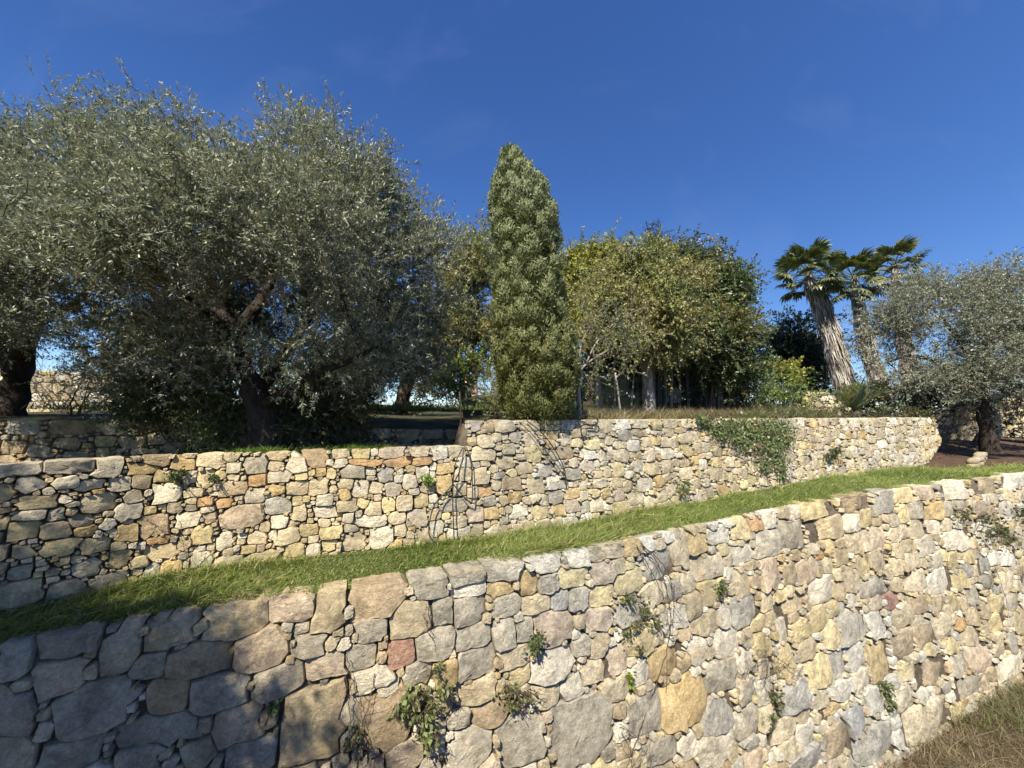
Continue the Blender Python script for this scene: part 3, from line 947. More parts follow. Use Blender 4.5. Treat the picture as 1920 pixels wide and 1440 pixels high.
for k, p in enumerate(ed):
    for lv in range(2):
        V, Q, T = rock(200 + k * 2 + lv, (.15, .09, .075))
        z0 = lawn_z(p[None, :2])[0]
        mesh('stone', V, [Q, T], M['stone'], edt, True, PAL['bkgc'[(k + lv) % 4]] * .8, loc=np.array([p[0] + R.normal(0, .02), p[1], z0 + .05 + .13 * lv]) - ed[0])

# white pillar by the olive
pb = at(1853, 795, 18.5)
pt_ = at(1853, 742, 18.5)
mbp = MB()
hw, hh = 0.28, pt_[2]
zs = [-1.0, hh - 0.18, hh - 0.18, hh, hh + 0.12]
ws = [hw, hw, hw + 0.06, hw + 0.06, 0.06]
P4 = np.array([[(pb[0] + sx * ww, pb[1] + sy * ww, zz_) for sx, sy in ((-1, -1), (1, -1), (1, 1), (-1, 1))] for zz_, ww in zip(zs, ws)]).reshape(-1, 3)
Q4 = [[i * 4 + j, i * 4 + (j + 1) % 4, (i + 1) * 4 + (j + 1) % 4, (i + 1) * 4 + j] for i in range(4) for j in range(4)] + [[16, 17, 18, 19]]
mbp.add(P4, Q4)
tag(mbp.build('gate_pillar', M['render']), 'white rendered pillar with a capped top behind the right olive trunk', 'pillar')

# ------------------------------------------------------------------ vegetation generators
def blade_mesh(base, dirv, length, width, bend, tint, mb, segs=2):
    """grass blades: arrays; bend = tip displacement vector"""
    n = len(base)
    up = np.array([0, 0, 1.0])
    side = nrm(np.cross(dirv, bend + 1e-4 * R.normal(size=(n, 3))))
    side = nrm(side + 0.3 * R.normal(size=(n, 3)))
    rows = []
    fr = np.linspace(0, 1, segs + 1)
    for f_ in fr[:-1]:
        p = base + dirv * (length * f_)[:, None] + bend * (length * f_ ** 2)[:, None]
        ww = (width * (1 - 0.45 * f_))[:, None] * 0.5
        rows += [p - side * ww, p + side * ww]
    rows.append(base + dirv * length[:, None] + bend * length[:, None])
    m = len(rows)
    V = np.stack(rows, 1).reshape(-1, 3)
    o = (np.arange(n) * m)[:, None]
    Q = np.concatenate([o + np.array([[2 * k, 2 * k + 1, 2 * k + 3, 2 * k + 2]]) for k in range(segs - 1)]) if segs > 1 else None
    T = o + np.array([[m - 3, m - 2, m - 1]])
    mb.add(V, Q, T, np.repeat(tint, m, axis=0))

def leaf_quads(base, ld, nn, length, width, mb, tint=None):
    """one folded rhombus per leaf"""
    side = nrm(np.cross(ld, nn))
    l = length[:, None]
    ww = width[:, None] * 0.5
    nn2 = np.cross(side, ld)
    a = base
    c = base + ld * l
    m = base + ld * l * 0.48 - nn2 * ww * 0.25
    V = np.stack([a, m + side * ww, c, m - side * ww], 1).reshape(-1, 3)
    Q = np.arange(len(base) * 4).reshape(-1, 4)
    mb.add(V, Q, None, None if tint is None else np.repeat(tint, 4, axis=0))

def shoots(start, d, L, M_, leaf, mb, stem_mb=None, droop=0.15, curl=0.0, spread=0.75, stem_r=0.0022, t0=0.08):
    """leafy shoots: leaf=(length,width) means; leaves set round a curved stem"""
    n = len(start)
    down = np.array([0, 0, -1.0])
    t = (np.arange(M_) + 0.5) / M_ * (1 - t0) + t0
    t = np.clip(t[None] + R.normal(0, 0.02, (n, M_)), 0.02, 1.0)
    rnd = nrm(R.normal(size=(n, 3))) * curl
    def pos(t):
        return start[:, None] + d[:, None] * (L[:, None] * t)[..., None] + (down[None, None] * droop + rnd[:, None]) * (L[:, None] * t * t)[..., None]
    P = pos(t)
    tang = nrm(d[:, None] + 2 * t[..., None] * (down * droop + rnd[:, None]))
    a = nrm(np.cross(tang, R.normal(size=(n, 1, 3)) + 1e-3))
    b = np.cross(tang, a)
    ph = (np.arange(M_) * 2.4)[None] + R.uniform(0, 6.28, (n, M_))
    rad = np.cos(ph)[..., None] * a + np.sin(ph)[..., None] * b
    ld = nrm(tang * (1 - spread * 0.55) + rad * spread + 0.25 * R.normal(size=(n, M_, 3)))
    up = np.array([0, 0, 1.0])
    nn = nrm(np.cross(np.cross(ld, tang), ld) + up * 0.45 + 0.5 * R.normal(size=(n, M_, 3)))
    ln = leaf[0] * R.uniform(0.45, 1.35, (n, M_)) * (1 - 0.35 * np.abs(t - 0.45))
    wd = leaf[1] * R.uniform(0.75, 1.2, (n, M_))
    leaf_quads(P.reshape(-1, 3), ld.reshape(-1, 3), nn.reshape(-1, 3), ln.ravel(), wd.ravel(), mb)
    if stem_mb is not None:
        tt_ = np.array([0, 0.5, 1.0])
        SP = pos(np.broadcast_to(tt_, (n, 3)))
        a0 = a[:, 0]
        b0 = b[:, 0]
        th = np.arange(3) / 3 * 2 * PI
        rr = np.array([1.0, 0.8, 0.35]) * stem_r
        V = SP[:, :, None] + rr[None, :, None, None] * (np.cos(th)[None, None, :, None] * a0[:, None, None] + np.sin(th)[None, None, :, None] * b0[:, None, None])
        V = V.reshape(-1, 3)
        o = (np.arange(n) * 9)[:, None]
        loc = np.array([[i * 3 + j, i * 3 + (j + 1) % 3, (i + 1) * 3 + (j + 1) % 3, (i + 1) * 3 + j] for i in range(2) for j in range(3)])
        Q = (o[:, None] + loc[None]).reshape(-1, 4)
        stem_mb.add(V, Q)

def in_lobes(lobes, n, shell=0.5):
    """points in ellipsoid lobes (centre, radius xyz); more of them near the skin"""
    c = np.array([l[0] for l in lobes])
    r_ = np.array([np.broadcast_to(np.asarray(l[1], float), 3) for l in lobes])
    wgt = np.prod(r_, 1) ** 0.8
    k = R.choice(len(lobes), n, p=wgt / wgt.sum())
    u = nrm(R.normal(size=(n, 3)))
    f_ = R.uniform(0, 1, n) ** (1 / 3.0)
    f_ = f_ * (1 - shell) + (0.72 + 0.28 * R.uniform(0, 1, n)) * shell
    p = c[k] + u * f_[:, None] * r_[k]
    # depth inside the union
    dmin = np.min(np.linalg.norm((p[:, None] - c[None]) / r_[None], axis=-1), axis=1)
    grad = u
    return p, grad, dmin, k

def grow(trunks, attr, step, di, dk, iters=90):
    """space colonisation from trunk polylines; returns nodes, parents, fixed trunk radii"""
    pos, par, rad = [], [], []
    for (pts, rads, attach) in trunks:
        prev = -1
        if attach is not None and len(pos):
            prev = int(np.argmin(np.linalg.norm(np.array(pos) - np.array(attach), axis=1)))
        for p, r_ in zip(pts, rads):
            pos.append(np.array(p))
            par.append(prev)
            rad.append(r_)
            prev = len(pos) - 1
    attr = np.array(attr)
    N = np.array(pos)
    D = np.linalg.norm(attr[:, None] - N[None], axis=-1)
    near = D.argmin(1)
    nd_ = D.min(1)
    alive = nd_ > dk
    for it in range(iters):
        use = alive & (nd_ < di)
        if not use.any():
            break
        ids = near[use]
        P = np.array(pos)
        dirs = np.zeros((len(P), 3))
        v = nrm(attr[use] - P[ids])
        np.add.at(dirs, ids, v)
        srcs = np.unique(ids)
        new = P[srcs] + nrm(dirs[srcs] + 0.25 * R.normal(size=(len(srcs), 3))) * step
        k0 = len(pos)
        for s_, p in zip(srcs, new):
            pos.append(p)
            par.append(int(s_))
            rad.append(0)
        D = np.linalg.norm(attr[:, None] - new[None], axis=-1)
        j = D.argmin(1)
        dm = D[np.arange(len(attr)), j]
        better = dm < nd_
        near = np.where(better, k0 + j, near)
        nd_ = np.where(better, dm, nd_)
        alive &= nd_ > dk
        if len(pos) > 9000:
            break
    return np.array(pos), np.array(par), np.array(rad)

def branch_mesh(pos, par, rad, tip=0.004, expo=2.2, wob=0.0, minr=0.0):
    n = len(pos)
    acc = np.zeros(n)
    kids = [[] for _ in range(n)]
    for i in range(n - 1, -1, -1):
        a = acc[i] ** (1 / expo) if acc[i] > 0 else tip
        a = max(a, tip)
        if rad[i] > 0:
            a = rad[i]
        acc[i] = a
        if par[i] >= 0:
            kids[par[i]].append(i)
            if rad[i] == 0:
                acc[par[i]] += a ** expo
    r_ = acc
    mb = MB()
    fine = []
    # limit children by their parent
    for i in range(n):
        if par[i] >= 0 and rad[i] == 0:
            r_[i] = min(r_[i], r_[par[i]] * 0.92)
    starts = [i for i in range(n) if par[i] < 0]
    stack = [(s_, None) for s_ in starts]
    while stack:
        i, p0 = stack.pop()
        ch = [] if p0 is None else [p0]
        cur = i
        while True:
            ch.append(cur)
            k = kids[cur]
            if not k:
                break
            k = sorted(k, key=lambda q: -r_[q])
            for o in k[1:]:
                stack.append((o, cur))
            cur = k[0]
        if len(ch) < 2:
            continue
        rr = r_[ch].copy()
        if p0 is not None:
            rr[0] = rr[1]
        big = rr.max()
        sides = 10 if big > 0.08 else 6 if big > 0.02 else 4 if big > 0.008 else 3
        P = pos[ch]
        if big > 0.08 and len(ch) > 2:
            m = len(ch) * 3
            P2 = smooth_path(np.column_stack([P, rr]), m)
            P, rr = P2[:, :3], P2[:, 3]
            V, Q, T = loft(P, rr, 12, True, wob, len(ch))
        else:
            V, Q, T = loft(P, rr, sides, True)
        mb.add(V, Q, T)
    fine = np.where(r_ < max(tip * 2.6, 0.008))[0]
    return mb, r_, fine

def make_tree(name, label, cat, base, trunks, lobes, n_attr, n_shoots, per, leaf, mats, L=(0.25, 0.5), step=0.16, di=1.4, dk=0.2, group=None,
              up=0.35, droop=0.12, stems=True, wob=0.12, shell=0.6, spread=0.75, stem_r=0.0022, tip=0.004, thin=None, out=0.6, curl=0.15, clump=9):
    t = thing(name, label, cat, base, group)
    attr, gr, dm, k = in_lobes(lobes, n_attr, shell)
    pos, par, rad = grow(trunks, attr, step, di, dk)
    mb, r_, fine = branch_mesh(pos, par, rad, tip, wob=wob)
    mb.build('trunk', mats[0], t, True, origin=base)
    # leafy shoots start near the fine branches and in the crown's volume
    p, g, d_, kk_ = in_lobes(lobes, n_shoots, shell)
    if len(fine):
        pf = pos[fine]
        m = R.uniform(size=n_shoots) < 0.45
        pick = R.integers(0, len(pf), n_shoots)
        c = np.array([l[0] for l in lobes])
        rr3 = np.array([np.broadcast_to(np.asarray(l[1], float), 3) for l in lobes])
        q = pf[pick] + R.normal(0, 0.06, (n_shoots, 3))
        kn = np.argmin(np.linalg.norm((q[:, None] - c[None]) / rr3[None], axis=-1), 1)
        g2 = nrm((q - c[kn]) / rr3[kn])
        p = np.where(m[:, None], q, p)
        g = np.where(m[:, None], g2, g)
    # clumpiness: thin out by noise so that gaps and masses show
    if clump > 1:
        nc_ = max(1, n_shoots // clump)
        pk = R.integers(0, nc_, n_shoots)
        size_ = float(np.mean(L)) * .42
        g = nrm(g[pk] + .25 * R.normal(size=g.shape))
        p = p[pk] + R.normal(0, size_, p.shape) * np.array([1, 1, 1.1])
    nz = vnoise(p, 77, 16, 2.2 if thin is None else thin)
    keep = R.uniform(size=n_shoots) < np.clip(0.86 + 0.8 * nz, 0.1, 1)
    p, g = p[keep], g[keep]
    d = nrm(g * out + np.array([0, 0, up]) + 0.55 * R.normal(size=p.shape))
    Ls = R.uniform(*L, len(p))
    lm, sm = MB(), MB()
    shoots(p, d, Ls, per, leaf, lm, sm if stems else None, droop, curl, spread, stem_r)
    cr = stuff(lm.build('crown', mats[1], t, False, origin=base))
    if stems:
        stuff(sm.build('twigs', mats[2], t, False, origin=base))
    return t

def pxl(px, py, y, rpx, sq=(1, 1, 1)):
    """a lobe: centre from direction and distance, radius given at that distance"""
    c = at(px, py, y)
    r_ = rpx / F * y
    return (c, np.array(sq) * r_)

def limb(pts, radii, attach=None, n=None):
    P = np.array([at(*p) for p in pts])
    k = n or max(4, len(P) * 3)
    q = smooth_path(np.column_stack([P, radii]), k)
    return (q[:, :3], q[:, 3], attach)

OL = (M['olive_bark'], M['olive_leaf'], M['twig'])
# ------------------------------------------------------------------ the two big olives on the left
bB = at(490, 832, 5.0)
bB[2] = LEFTZ - .2
trB = [limb([(494, 862, 5.0), (490, 800, 5.0), (478, 740, 5.0), (452, 690, 5.05), (432, 645, 5.1), (425, 612, 5.1)], [.21, .175, .155, .14, .12, .10], None, 12),
       limb([(432, 645, 5.1), (405, 600, 4.9), (370, 568, 4.6), (310, 520, 4.4), (260, 480, 4.3)], [.075, .06, .045, .035, .025], at(432, 645, 5.1)),
       limb([(425, 612, 5.1), (405, 560, 5.2), (380, 500, 5.4), (345, 420, 5.6), (320, 330, 5.6)], [.10, .08, .065, .05, .03], at(425, 612, 5.1)),
       limb([(425, 612, 5.1), (440, 570, 5.0), (455, 530, 4.8), (440, 450, 4.7), (430, 380, 4.7)], [.08, .065, .05, .04, .03], at(425, 612, 5.1)),
       limb([(432, 640, 5.1), (470, 590, 5.1), (492, 560, 5.2), (520, 500, 5.4), (550, 400, 5.5)], [.10, .08, .07, .05, .03], at(432, 645, 5.1)),
       limb([(480, 750, 5.0), (515, 690, 5.3), (560, 625, 5.7), (605, 560, 6.0), (650, 510, 6.2), (700, 440, 6.2)], [.09, .08, .07, .06, .045, .03], at(478, 740, 5.0)),
       limb([(484, 765, 5.0), (540, 730, 4.7), (590, 700, 4.5), (650, 680, 4.5), (720, 640, 4.8)], [.07, .05, .04, .03, .02], at(484, 765, 5.0))]
loB = [pxl(*a) for a in [(335, 300, 5.0, 82), (300, 245, 5.2, 52), (255, 375, 3.7, 88), (425, 370, 3.7, 92), (160, 390, 3.7, 85), (525, 400, 3.6, 88), (600, 450, 3.8, 80), (330, 430, 3.6, 90), (250, 520, 3.7, 60),
      (385, 270, 5.4, 56), (565, 300, 5.2, 76), (550, 245, 5.3, 34), (645, 275, 5.6, 42), (640, 345, 5.0, 98), (600, 370, 4.3, 100), (720, 400, 5.6, 85), (770, 450, 5.8, 70), (740, 520, 5.4, 85), (800, 560, 6.2, 65), (650, 480, 4.6, 85),
      (215, 440, 4.4, 80), (450, 420, 5.8, 110), (600, 450, 6.4, 90), (730, 630, 5.0, 58), (665, 670, 4.7, 44), (590, 690, 4.5, 42), (700, 695, 5.0, 36), (560, 650, 4.6, 34), (780, 650, 6.2, 60), (190, 650, 5.0, 48), (235, 690, 5.2, 46), (165, 700, 6.2, 36), (255, 620, 5.3, 45), (480, 640, 4.4, 30), (520, 700, 4.6, 28), (800, 420, 6.0, 40),
      (330, 580, 5.8, 70), (620, 600, 6.6, 65), (680, 580, 5.4, 60), (520, 530, 6.6, 85), (250, 560, 5.0, 55), (400, 540, 6.4, 85), (290, 640, 6.4, 55), (370, 640, 6.6, 55), (340, 640, 4.4, 52), (300, 700, 4.8, 44), (385, 690, 5.5, 42), (240, 705, 5.6, 44), (560, 735, 4.7, 38), (620, 745, 5.2, 40), (340, 745, 5.6, 36), (560, 620, 7.0, 65), (640, 680, 7.0, 55), (700, 690, 6.6, 50), (520, 690, 7.0, 45), (460, 600, 7.0, 60)]]
tB = make_tree('olive_tree', 'large spreading silver olive with a leaning dark trunk, behind the sunlit coping', 'olive tree', bB, trB, loB, 1100, 25000, 28, (.055, .0138), OL, shell=.85,
               L=(0.16, 0.4), step=0.17, di=1.5, dk=0.22, up=0.5, droop=0.16, wob=0.2)
dead = MB()
for pts, rr in (([(498, 575, 4.7), (500, 553, 4.6), (482, 546, 4.55), (468, 543, 4.5)], [.03, .024, .02, .012]), ([(500, 556, 4.6), (515, 545, 4.55), (530, 552, 4.5), (540, 562, 4.5)], [.022, .02, .017, .01])):
    q = smooth_path([at(*p) for p in pts], 12)
    dead.add(*loft(q, np.interp(np.linspace(0, 1, 12), np.linspace(0, 1, 4), rr), 7))
d_ = dead.build('dead_branch', M['grey_bark'], tB, True, origin=bB)
d_['label'] = 'pale dead branch without leaves'

bA = at(20, 782, 6.2)
trA = [limb([(18, 795, 6.2), (24, 740, 6.2), (36, 680, 6.1), (55, 620, 5.9), (80, 540, 5.7), (120, 400, 5.7), (140, 250, 5.8)], [.2, .17, .145, .12, .09, .06, .03], None, 16),
       limb([(30, 700, 6.1), (0, 620, 5.9), (-40, 520, 5.6), (-70, 400, 5.4)], [.13, .1, .07, .04], at(30, 700, 6.1)),
       limb([(55, 620, 5.9), (100, 590, 5.6), (150, 560, 5.3), (190, 500, 5.2)], [.07, .055, .04, .03], at(55, 620, 5.9))]
loA = [pxl(*a) for a in [(60, 280, 5.6, 72), (95, 205, 5.9, 42), (150, 215, 6.0, 42), (150, 310, 5.4, 90), (30, 370, 3.9, 90), (60, 430, 3.7, 85), (-60, 330, 5.5, 90), (-90, 400, 5.0, 120), (90, 430, 4.8, 90), (30, 530, 3.6, 72),
      (-90, 500, 3.6, 110), (-40, 560, 4.6, 80), (180, 370, 5.2, 85), (210, 265, 6.4, 55), (130, 530, 3.7, 62), (-260, 480, 3.7, 110), (10, 600, 3.9, 40), (150, 600, 5.6, 40), (60, 550, 4.3, 52), (-150, 560, 4.3, 80), (205, 590, 4.5, 42), (-240, 600, 4.6, 80)]]  # some lobes past the left frame edge are added to shade the back wall
make_tree('olive_tree', 'silver olive at the left edge, its crown merging with the larger olive', 'olive tree', bA, trA, loA, 600, 11000, 28, (.055, .0138), OL, shell=.85,
          L=(0.16, 0.4), step=0.18, di=1.6, dk=0.24, up=0.5, droop=0.16, wob=0.2)

# olive on the bank behind the viewer that shades the lower left of the walls
bS = np.array([-5.4, -2.2, LOWZ])
trS = [(smooth_path([bS + np.array([0, 0, -0.2]), bS + np.array([.1, 0, 2.0]), bS + np.array([.05, .1, 4.6]), bS + np.array([.1, .3, 7.2])], 12), np.linspace(.2, .1, 12), None)]
loS = [(np.array(a) + np.array([.2, .5, .6]), r_) for a, r_ in (((-3.85, -1.7, 1.95), .55), ((-4.6, -1.9, 2.35), .68), ((-5.2, -2.0, 2.8), .72), ((-5.9, -1.8, 2.95), .6), ((-4.8, -2.0, 1.6), .8), ((-6.1, -2.0, 2.5), .9), ((-3.35, -1.6, 1.5), .45), ((-5.6, -2.0, 1.7), .85), ((-6.8, -1.9, 2.9), .7))]
make_tree('olive_tree', 'tall olive behind the viewer that shades the lower left of both walls', 'olive tree', bS, trS, loS, 260, 9000, 22, (.085, .03), OL, L=(.3, .6), step=.2, di=1.6, dk=.28)

# ------------------------------------------------------------------ olive on the right
bR = at(1853, 830, 14.0)
bR[2] = lawn_z(bR[None, :2])[0]
trR = [limb([(1858, 850, 14.0), (1853, 815, 14.0), (1846, 780, 14.0), (1842, 745, 14.0), (1836, 700, 14.0)], [.27, .22, .19, .17, .13], None, 10),
       limb([(1842, 745, 14.0), (1800, 700, 13.8), (1750, 675, 13.8), (1700, 668, 14.0), (1665, 680, 14.2)], [.12, .09, .07, .05, .03], at(1842, 745, 14.0)),
       limb([(1840, 730, 14.0), (1880, 690, 14.2), (1930, 650, 14.4), (1970, 600, 14.6)], [.13, .1, .08, .05], at(1842, 745, 14.0)),
       limb([(1836, 700, 14.0), (1800, 640, 14.2), (1760, 590, 14.4)], [.11, .08, .04], at(1836, 700, 14.0)),
       limb([(1836, 700, 14.0), (1850, 640, 14.2), (1870, 560, 14.6)], [.11, .08, .04], at(1836, 700, 14.0))]
loR = [pxl(*a) for a in [(1680, 640, 14, 52), (1740, 600, 14.5, 66), (1820, 580, 14.5, 66), (1905, 570, 15, 72), (1995, 590, 15, 90), (1720, 565, 15, 46), (1780, 660, 13.6, 62), (1860, 655, 13.6, 66),
      (1940, 680, 13.6, 75), (1635, 620, 14.6, 34), (1690, 695, 13.8, 34), (1800, 705, 14, 40), (1915, 735, 14, 42), (1770, 535, 15, 30), (1890, 515, 15.4, 32), (1740, 730, 14, 28), (1850, 715, 13.4, 40), (1800, 740, 15, 28), (2060, 640, 12.5, 90), (1680, 600, 14.2, 45), (1990, 740, 13, 50)]]  # lobe beyond the right frame edge is added to shade the ground
make_tree('olive_tree', 'grey-green olive with a dark trunk on the mulch slope, right of the palms', 'olive tree', bR, trR, loR, 600, 10000, 22, (.10, .032), (M['olive_bark'], M['olive_far'], M['twig']),
          L=(.35, .8), step=.35, di=3, dk=.5, up=.5, stem_r=.004, tip=.008, thin=1.0)

# ------------------------------------------------------------------ pale tree between the big olive and the cypress
bC = at(755, 765, 9.0)
trC = [limb([(752, 775, 9.0), (758, 735, 9.0), (785, 670, 9.0), (830, 600, 9.1), (870, 520, 9.3)], [.17, .15, .11, .07, .03], None, 14)]
loC = [pxl(*a) for a in [(880, 500, 9.5, 44), (893, 575, 9.2, 48), (865, 640, 8.8, 46), (850, 560, 9.1, 42), (906, 468, 10, 34), (838, 690, 8.8, 30), (905, 640, 9.6, 40), (800, 640, 9.2, 40)]]
make_tree('pale_tree', 'pale yellow-green tree showing between the large olive and the cypress', 'tree', bC, trC, loC, 260, 3600, 20, (.085, .03), (M['brown_bark'], M['pale_leaf'], M['twig']), L=(.3, .6), step=.25, di=2, dk=.35, stem_r=.003, tip=.006)

# ------------------------------------------------------------------ cypress
qc, vc, _ = upper.find(1012, 800)
CY = upper.world(qc, 0.0, 0.0)[1] + 0.34
bCy = at(1015, 780, CY)
bCy[2] = ztop_line - 0.05
prof = [(276, 951, 957), (290, 943, 971), (308, 935, 989), (340, 923, 1015), (380, 918, 1038), (430, 921, 1048), (480, 924, 1050), (530, 922, 1054), (580, 920, 1063), (640, 920, 1077), (690, 926, 1086), (740, 935, 1083), (770, 950, 1072), (797, 1008, 1055)]
tcy = thing('cypress_tree', 'tall dense grey-green cypress leaning over the coping of the upper wall', 'cypress', bCy)
zc = np.array([at(960, y, CY)[2] for y, l, r_ in prof])[::-1]
xc = np.array([(at(l, y, CY)[0] + at(r_, y, CY)[0]) / 2 for y, l, r_ in prof])[::-1]
rc = np.array([(at(r_, y, CY)[0] - at(l, y, CY)[0]) / 2 for y, l, r_ in prof])[::-1]
tr_z = np.linspace(ztop_line - 0.3, zc[-1] - 0.3, 14)
xb = np.interp(tr_z, zc, xc)
xb[0] = xb[1] = np.interp(zc[2], zc, xc)
mb = MB()
mb.add(*loft(np.column_stack([xb, np.full(14, CY), tr_z]), np.linspace(.13, .02, 14), 8))
mb.build('trunk', M['brown_bark'], tcy, True, origin=bCy)
# clumps over the surface, each an upright tuft of sprays
lm = MB()
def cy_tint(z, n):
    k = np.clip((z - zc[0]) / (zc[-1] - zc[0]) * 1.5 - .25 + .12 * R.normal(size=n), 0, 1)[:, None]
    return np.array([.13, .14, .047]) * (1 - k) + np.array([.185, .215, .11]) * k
nC = 420
ph_ = np.arange(nC) + .5
wz = np.interp(np.linspace(0, 1, 200), (zc - zc[0]) / (zc[-1] - zc[0]), rc)
kz = np.interp(ph_ / nC, np.cumsum(wz) / wz.sum(), np.linspace(0, 1, 200))
zz = zc[0] + (zc[-1] - zc[0]) * np.clip(kz * .97 + R.normal(0, .012, nC), 0, .97)
az = ph_ * 2.39996 + R.normal(0, .3, nC)
rl = np.interp(zz, zc, rc)
cr = 0.115 * R.uniform(0.65, 1.4, nC) * np.clip(rl / .32, .3, 1)
rr_ = np.maximum(rl - cr * R.uniform(.5, 1.2, nC) - R.uniform(0, .06, nC), 0)
cc = np.column_stack([np.interp(zz, zc, xc) + rr_ * np.cos(az), CY + rr_ * np.sin(az) * 0.95, zz])
outw = np.column_stack([np.cos(az), np.sin(az), 0 * az])
PER = 300
u_ = nrm(R.normal(size=(nC, PER, 3)) + outw[:, None] * .8)
hz_ = u_[..., 2]
off = u_ * (0.75 + .3 * R.uniform(0, 1, (nC, PER)))[..., None] * cr[:, None, None] * np.array([1, 1, 1.7])
off[..., :2] *= (1 - .45 * np.clip(hz_, 0, 1))[..., None]
off += (outw[:, None] * np.array([.35]) * np.clip(hz_ + .3, 0, 1)[..., None]) * cr[:, None, None]
p = (cc[:, None] + off).reshape(-1, 3)
uf = u_.reshape(-1, 3)
dd_ = np.array([0, 0, 0.9]) + 0.45 * R.normal(size=p.shape)
dd_ = nrm(dd_ - uf * (dd_ * uf).sum(1, keepdims=True) + uf * .3)
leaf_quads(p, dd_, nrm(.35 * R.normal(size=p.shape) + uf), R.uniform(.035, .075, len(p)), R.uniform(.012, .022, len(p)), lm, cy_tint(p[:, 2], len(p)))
# inner sprays
n2 = 26000
zz = zc[0] + 0.1 + (zc[-1] - zc[0] - 0.2) * R.uniform(0, 1, n2)
az = R.uniform(0, 2 * PI, n2)
rr_ = np.interp(zz, zc, rc) * R.uniform(0.35, 0.66, n2)
p = np.column_stack([np.interp(zz, zc, xc) + rr_ * np.cos(az), CY + rr_ * np.sin(az), zz])
o2 = np.column_stack([np.cos(az), np.sin(az), 0 * az])
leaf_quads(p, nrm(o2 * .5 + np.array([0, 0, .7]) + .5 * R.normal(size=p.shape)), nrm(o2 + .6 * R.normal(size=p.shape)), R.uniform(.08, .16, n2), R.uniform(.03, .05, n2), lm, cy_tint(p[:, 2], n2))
stuff(lm.build('crown', M['cypress'], tcy, False, origin=bCy))

# ------------------------------------------------------------------ trees in the middle distance
def zt_at(px, y):
    return at(px, 760, y)

bT = at(1216, 758, 9.5)
trT = [limb([(1218, 775, 9.5), (1216, 740, 9.5), (1212, 700, 9.5), (1203, 650, 9.5), (1192, 590, 9.5)], [.17, .14, .12, .09, .04], None, 12),
       limb([(1208, 680, 9.5), (1165, 610, 9.3), (1135, 560, 9.2)], [.06, .045, .02], at(1208, 680, 9.5)),
       limb([(1210, 685, 9.5), (1250, 620, 9.3), (1290, 580, 9.2)], [.06, .045, .02], at(1212, 700, 9.5)),
       limb([(1204, 655, 9.5), (1225, 590, 9.2), (1235, 530, 9.2)], [.05, .04, .02], at(1203, 650, 9.5))]
loT = [pxl(*a) for a in [(1200, 525, 9.5, 55), (1145, 585, 9.0, 48), (1250, 560, 9.0, 55), (1272, 605, 9.2, 38), (1160, 530, 10, 42), (1235, 605, 8.7, 44), (1215, 510, 9.7, 36), (1180, 600, 9.0, 40)]]
make_tree('yellowing_tree', 'yellowing tree with a pale grey trunk in front of the thicket, right of the cypress', 'tree', bT, trT, loT, 340, 5200, 16, (.078, .038), (M['grey_bark'], M['yellow_leaf'], M['twig']),
          L=(.3, .65), step=.22, di=2, dk=.33, up=.3, droop=.3, stem_r=.004, tip=.007, spread=.9)
bT = at(1108, 755, 12)
trT = [limb([(1108, 765, 12), (1110, 700, 12), (1105, 620, 12), (1100, 540, 12)], [.16, .13, .09, .04], None, 10)]
loT = [pxl(*a) for a in [(1090, 505, 12, 42), (1128, 500, 12, 40), (1075, 560, 12, 36), (1112, 560, 11.6, 44), (1095, 620, 11.6, 40), (1150, 545, 12, 34), (1160, 510, 12.2, 26)]]
make_tree('golden_tree', 'rounded golden-green treetop just right of the cypress, behind the yellowing tree', 'tree', bT, trT, loT, 220, 3600, 16, (.095, .05), (M['brown_bark'], M['gold_leaf'], M['twig']), L=(.3, .6), step=.3, di=2.5, dk=.45, stem_r=.004, tip=.008, spread=.9, droop=.25)
bT = at(1330, 755, 11)
trT = [limb([(1330, 765, 11), (1328, 700, 11), (1335, 640, 11), (1340, 560, 11)], [.18, .15, .1, .05], None, 10),
       limb([(1330, 690, 11), (1365, 640, 10.8), (1385, 600, 10.6)], [.08, .06, .03], at(1328, 700, 11))]
loT = [pxl(*a) for a in [(1330, 535, 11, 48), (1370, 585, 10.8, 44), (1298, 510, 11.5, 38), (1392, 640, 10.5, 36), (1335, 630, 10.2, 52), (1262, 490, 12, 34), (1408, 690, 10.3, 25), (1352, 530, 11, 38), (1375, 530, 11.4, 26), (1300, 580, 11, 40), (1385, 690, 10.4, 28)]]
make_tree('green_tree', 'dense green tree with russet patches at the right end of the thicket', 'tree', bT, trT, loT, 380, 5400, 16, (.09, .048), (M['brown_bark'], M['green_leaf'], M['twig']), L=(.3, .6), step=.28, di=2.4, dk=.42, stem_r=.004, tip=.008, spread=.9, droop=.25)
# conifer top
bT = at(1232, 760, 16)
trT = [limb([(1232, 765, 16), (1232, 600, 16), (1231, 450, 16)], [.2, .13, .02], None, 14)]
loT = [pxl(1232, 462, 16, 10, (1, 1, 1.4)), pxl(1226, 480, 16, 15), pxl(1240, 492, 16, 20), pxl(1232, 520, 16, 26)]
make_tree('conifer', 'dark conifer tip poking above the thicket crowns', 'conifer', bT, trT, loT, 120, 900, 18, (.13, .03), (M['brown_bark'], M['dark_leaf'], M['brown_bark']), L=(.35, .7), step=.4, di=3, dk=.5, stem_r=.006, tip=.01, up=.2)
